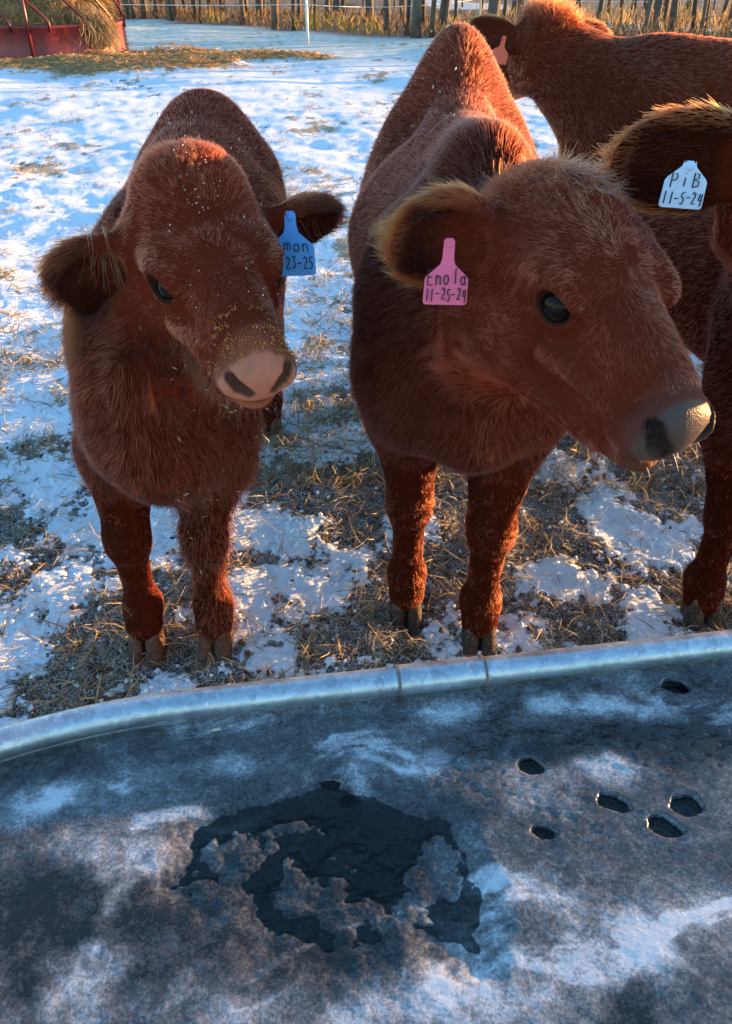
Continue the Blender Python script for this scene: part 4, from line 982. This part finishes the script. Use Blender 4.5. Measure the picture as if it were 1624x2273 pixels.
# ------------------------------------------------------------------ hair details
cream_m = hair_mat('cream_hair', .4, .6)
def tuft(c, k, name, n, t0, t1, wv, length, colr, off=.012, down=.8):
    b0, d, w, nn, elen, ewid = c['ears'][k]; t = rng.uniform(t0, t1, n); s_ = rng.normal(wv, .28, n)
    p = b0 + d*(elen*t)[:, None] + w*(ewid*.5*s_)[:, None] + nn*(off - .012)
    cb = np.tile(nn*.35 + np.array([0, 0, -down]) + d*.25, (n, 1)); cb /= np.linalg.norm(cb, axis=1, keepdims=True)
    pts_ = strands(p, np.tile(nn, (n, 1)), cb, rng.uniform(.6, 1.2, n)*length, np.full(n, .3), 6, 3.0, .45, .5)
    tn = rng.uniform(.55, 1.15, (n, 1)); curves(name, pts_, np.full(n, .00036), np.clip(np.array(colr)*tn, 0, .95), cream_m, c['body'])
tuft(calf, 0, 'ear_hair', 40, .02, .35, .40, .065, (.36, .20, .07)); tuft(calf, 1, 'ear_hair', 24, .5, .9, .25, .04, (.28, .16, .06))
def surf(c, cond, n):
    q = (c['v'] - c['P']) @ c['M'].T / c['L']; w = cond(q, c['v'], c['vn']).astype(float); i = rng.choice(len(w), n, p=w/w.sum())
    return c['v'][i] + rng.normal(0, .0015, (n, 3)), c['vn'][i], q[i]
def whiskers(c, n, cond, L0, L1, name='whiskers', colr=(.40, .26, .17), rad=.00013, fwd=.6):
    p, nn, q = surf(c, cond, n); cb = nn*.3 + c['M'][1]*fwd + np.array([0, 0, -.5]); cb /= np.linalg.norm(cb, axis=1, keepdims=True)
    curves(name, strands(p, nn, cb, rng.uniform(L0, L1, n), np.full(n, .75), 6, 2.0, .15, .3), np.full(n, rad), np.array(colr)*rng.uniform(.6, 1.4, (n, 1)), cream_m, c['body'])
lipz = lambda q, v, nn: (q[:, 1] > .76) & (q[:, 2] < -.30) & (np.abs(q[:, 0]) < .24)
whiskers(calf, 60, lipz, .012, .045, colr=(.25, .15, .09)); whiskers(heifer, 40, lipz, .008, .03, colr=(.2, .16, .14))
# curly grey forelock of the heifer, wet dark hair on the calf's face
p, nn, q = surf(heifer, lambda q, v, nn: (q[:, 1] > -.08) & (q[:, 1] < .22) & (q[:, 2] > -.22) & (np.abs(q[:, 0]) < .2), 900)
cb = heifer['M'][1]*.8 + heifer['M'][0]*(q[:, :1]*3) + rng.normal(0, .35, (len(p), 3)); cb -= nn*(cb*nn).sum(1)[:, None]; cb /= np.linalg.norm(cb, axis=1, keepdims=True)
gt = (np.abs(q[:, 0] - .03) < .09)[:, None] & (rng.random((len(p), 1)) < .7)
curves('forelock', strands(p, nn, cb, rng.uniform(.018, .036, len(p)), np.full(len(p), .30), 7, 8.0, .85), np.full(len(p), .0005), np.where(gt, np.array((.20, .085, .05)), np.array((.17, .032, .01)))*rng.uniform(.6, 1.2, (len(p), 1)), cream_m, heifer['body'])
p, nn, q = surf(farc_, lambda q, v, nn: (q[:, 1] > -.15) & (q[:, 1] < .2) & (q[:, 2] > -.2) & (np.abs(q[:, 0]) < .2), 2200)
cb = rng.normal(0, .6, (len(p), 3)); curves('forelock', strands(p, nn, cb, rng.uniform(.035, .06, len(p)), np.full(len(p), .6), 7, 4.0, .9), np.full(len(p), .0007), np.array((.12, .026, .009))*rng.uniform(.5, 1.3, (len(p), 1)), cream_m, farc_['body'])
# shaggy beard under the calf's jaw
p, nn, q = surf(calf, lambda q, v, nn: (q[:, 2] < -.34) & (q[:, 1] > .0) & (q[:, 1] < .80) & (np.abs(q[:, 0]) < .3), 9000)
cb = np.array([0, 0, -1.0]) + rng.normal(0, .3, (len(p), 3)); cb -= nn*(cb*nn).sum(1)[:, None]*.6; cb /= np.linalg.norm(cb, axis=1, keepdims=True)
curves('beard', strands(p, nn, cb, rng.uniform(.02, .045, len(p)), np.full(len(p), .3), 6, 6.0, .7), np.full(len(p), .0005), np.array((.05, .011, .005))*rng.uniform(.4, 2.2, (len(p), 1)), coat_m, calf['body'])

# ------------------------------------------------------------------ crumbs and flecks on the coats
def flecks(name, c, cond, n, s0, s1, cols, label, lift=.004, long=1.0):
    p, nn, q = surf(c, cond, n); p = p + nn*(lift*rng.uniform(.6, 1.5, n))[:, None]
    base_ = np.array([(1,0,0),(-1,0,0),(0,1,0),(0,-1,0),(0,0,.7),(0,0,-.7)]); fi = np.array([(0,2,4),(2,1,4),(1,3,4),(3,0,4),(2,0,5),(1,2,5),(3,1,5),(0,3,5)])
    s_ = rng.uniform(s0, s1, n); ax = rng.normal(size=(n, 3, 3)); ax = np.linalg.qr(ax)[0]; sc = s_[:, None]*np.array([long, 1, .8])
    v = np.einsum('nij,nkj->nki', ax, base_[None]*sc[:, None]) + p[:, None]; f = (fi[None] + (np.arange(n)*6)[:, None, None]).reshape(-1, 3)
    col = np.array(cols)[rng.integers(0, len(cols), n)]*rng.uniform(.7, 1.2, (n, 1))
    o = mesh(name, v.reshape(-1, 3) + np.array(c['root'].location), f, fleck_m, None, False, attrs={'col': np.repeat(col, 6, 0)})
    return tag(o, label, None, None, 'stuff')
fleck_m = blades_mat('fleck', .1)
flecks('feed_crumbs', calf, lambda q, v, nn: (q[:, 1] > .76) & (q[:, 1] < .93) & (q[:, 2] > -.24) & (np.abs(q[:, 0]) < .19) & (fbm(v[:, 0]*45, v[:, 1]*45, v[:, 2]*45, o=2) > -.08 + 1.6*np.abs(q[:, 1] - .88)), 620, .0006, .0019, [(.58, .21, .04), (.42, .14, .03), (.66, .32, .09)], 'yellow feed crumbs stuck on the calf\'s nose', .003)
flecks('snow_flecks', calf, lambda q, v, nn: (np.abs(q[:, 0]) < .2) & (q[:, 1] > .05) & (q[:, 1] < .85) & (q[:, 2] > -.2) & (np.exp(-((q[:, 1]-.22)/.12)**2)*(np.abs(q[:, 0]) < .06) + .06 > rng.random(len(q))), 90, .0006, .0014, [(.80, .80, .84), (.75, .65, .5)], 'white frost flecks caught in the calf\'s forehead hair', .012)
backs = lambda q, v, nn: (nn[:, 2] > .35) & (v[:, 1] > .35)
flecks('chaff', calf, backs, 80, .0009, .002, [(.60, .52, .36), (.70, .68, .66)], 'bits of chaff lying on the calf\'s back', .014, 2.5)
flecks('chaff', heifer, backs, 170, .0009, .0022, [(.70, .60, .40), (.75, .72, .68), (.45, .35, .2)], 'bits of chaff lying on the pink tagged heifer\'s back', .014, 3.0)
flecks('hay_bits', calf, lambda q, v, nn: (q[:, 2] < -.36) & (q[:, 1] > .05) & (q[:, 1] < .9) & (np.abs(q[:, 0]) < .3), 170, .0007, .0016, [(.42, .30, .16), (.60, .56, .52), (.35, .22, .08)], 'bits of hay and frost caught in the calf\'s beard', .016, 4.5)
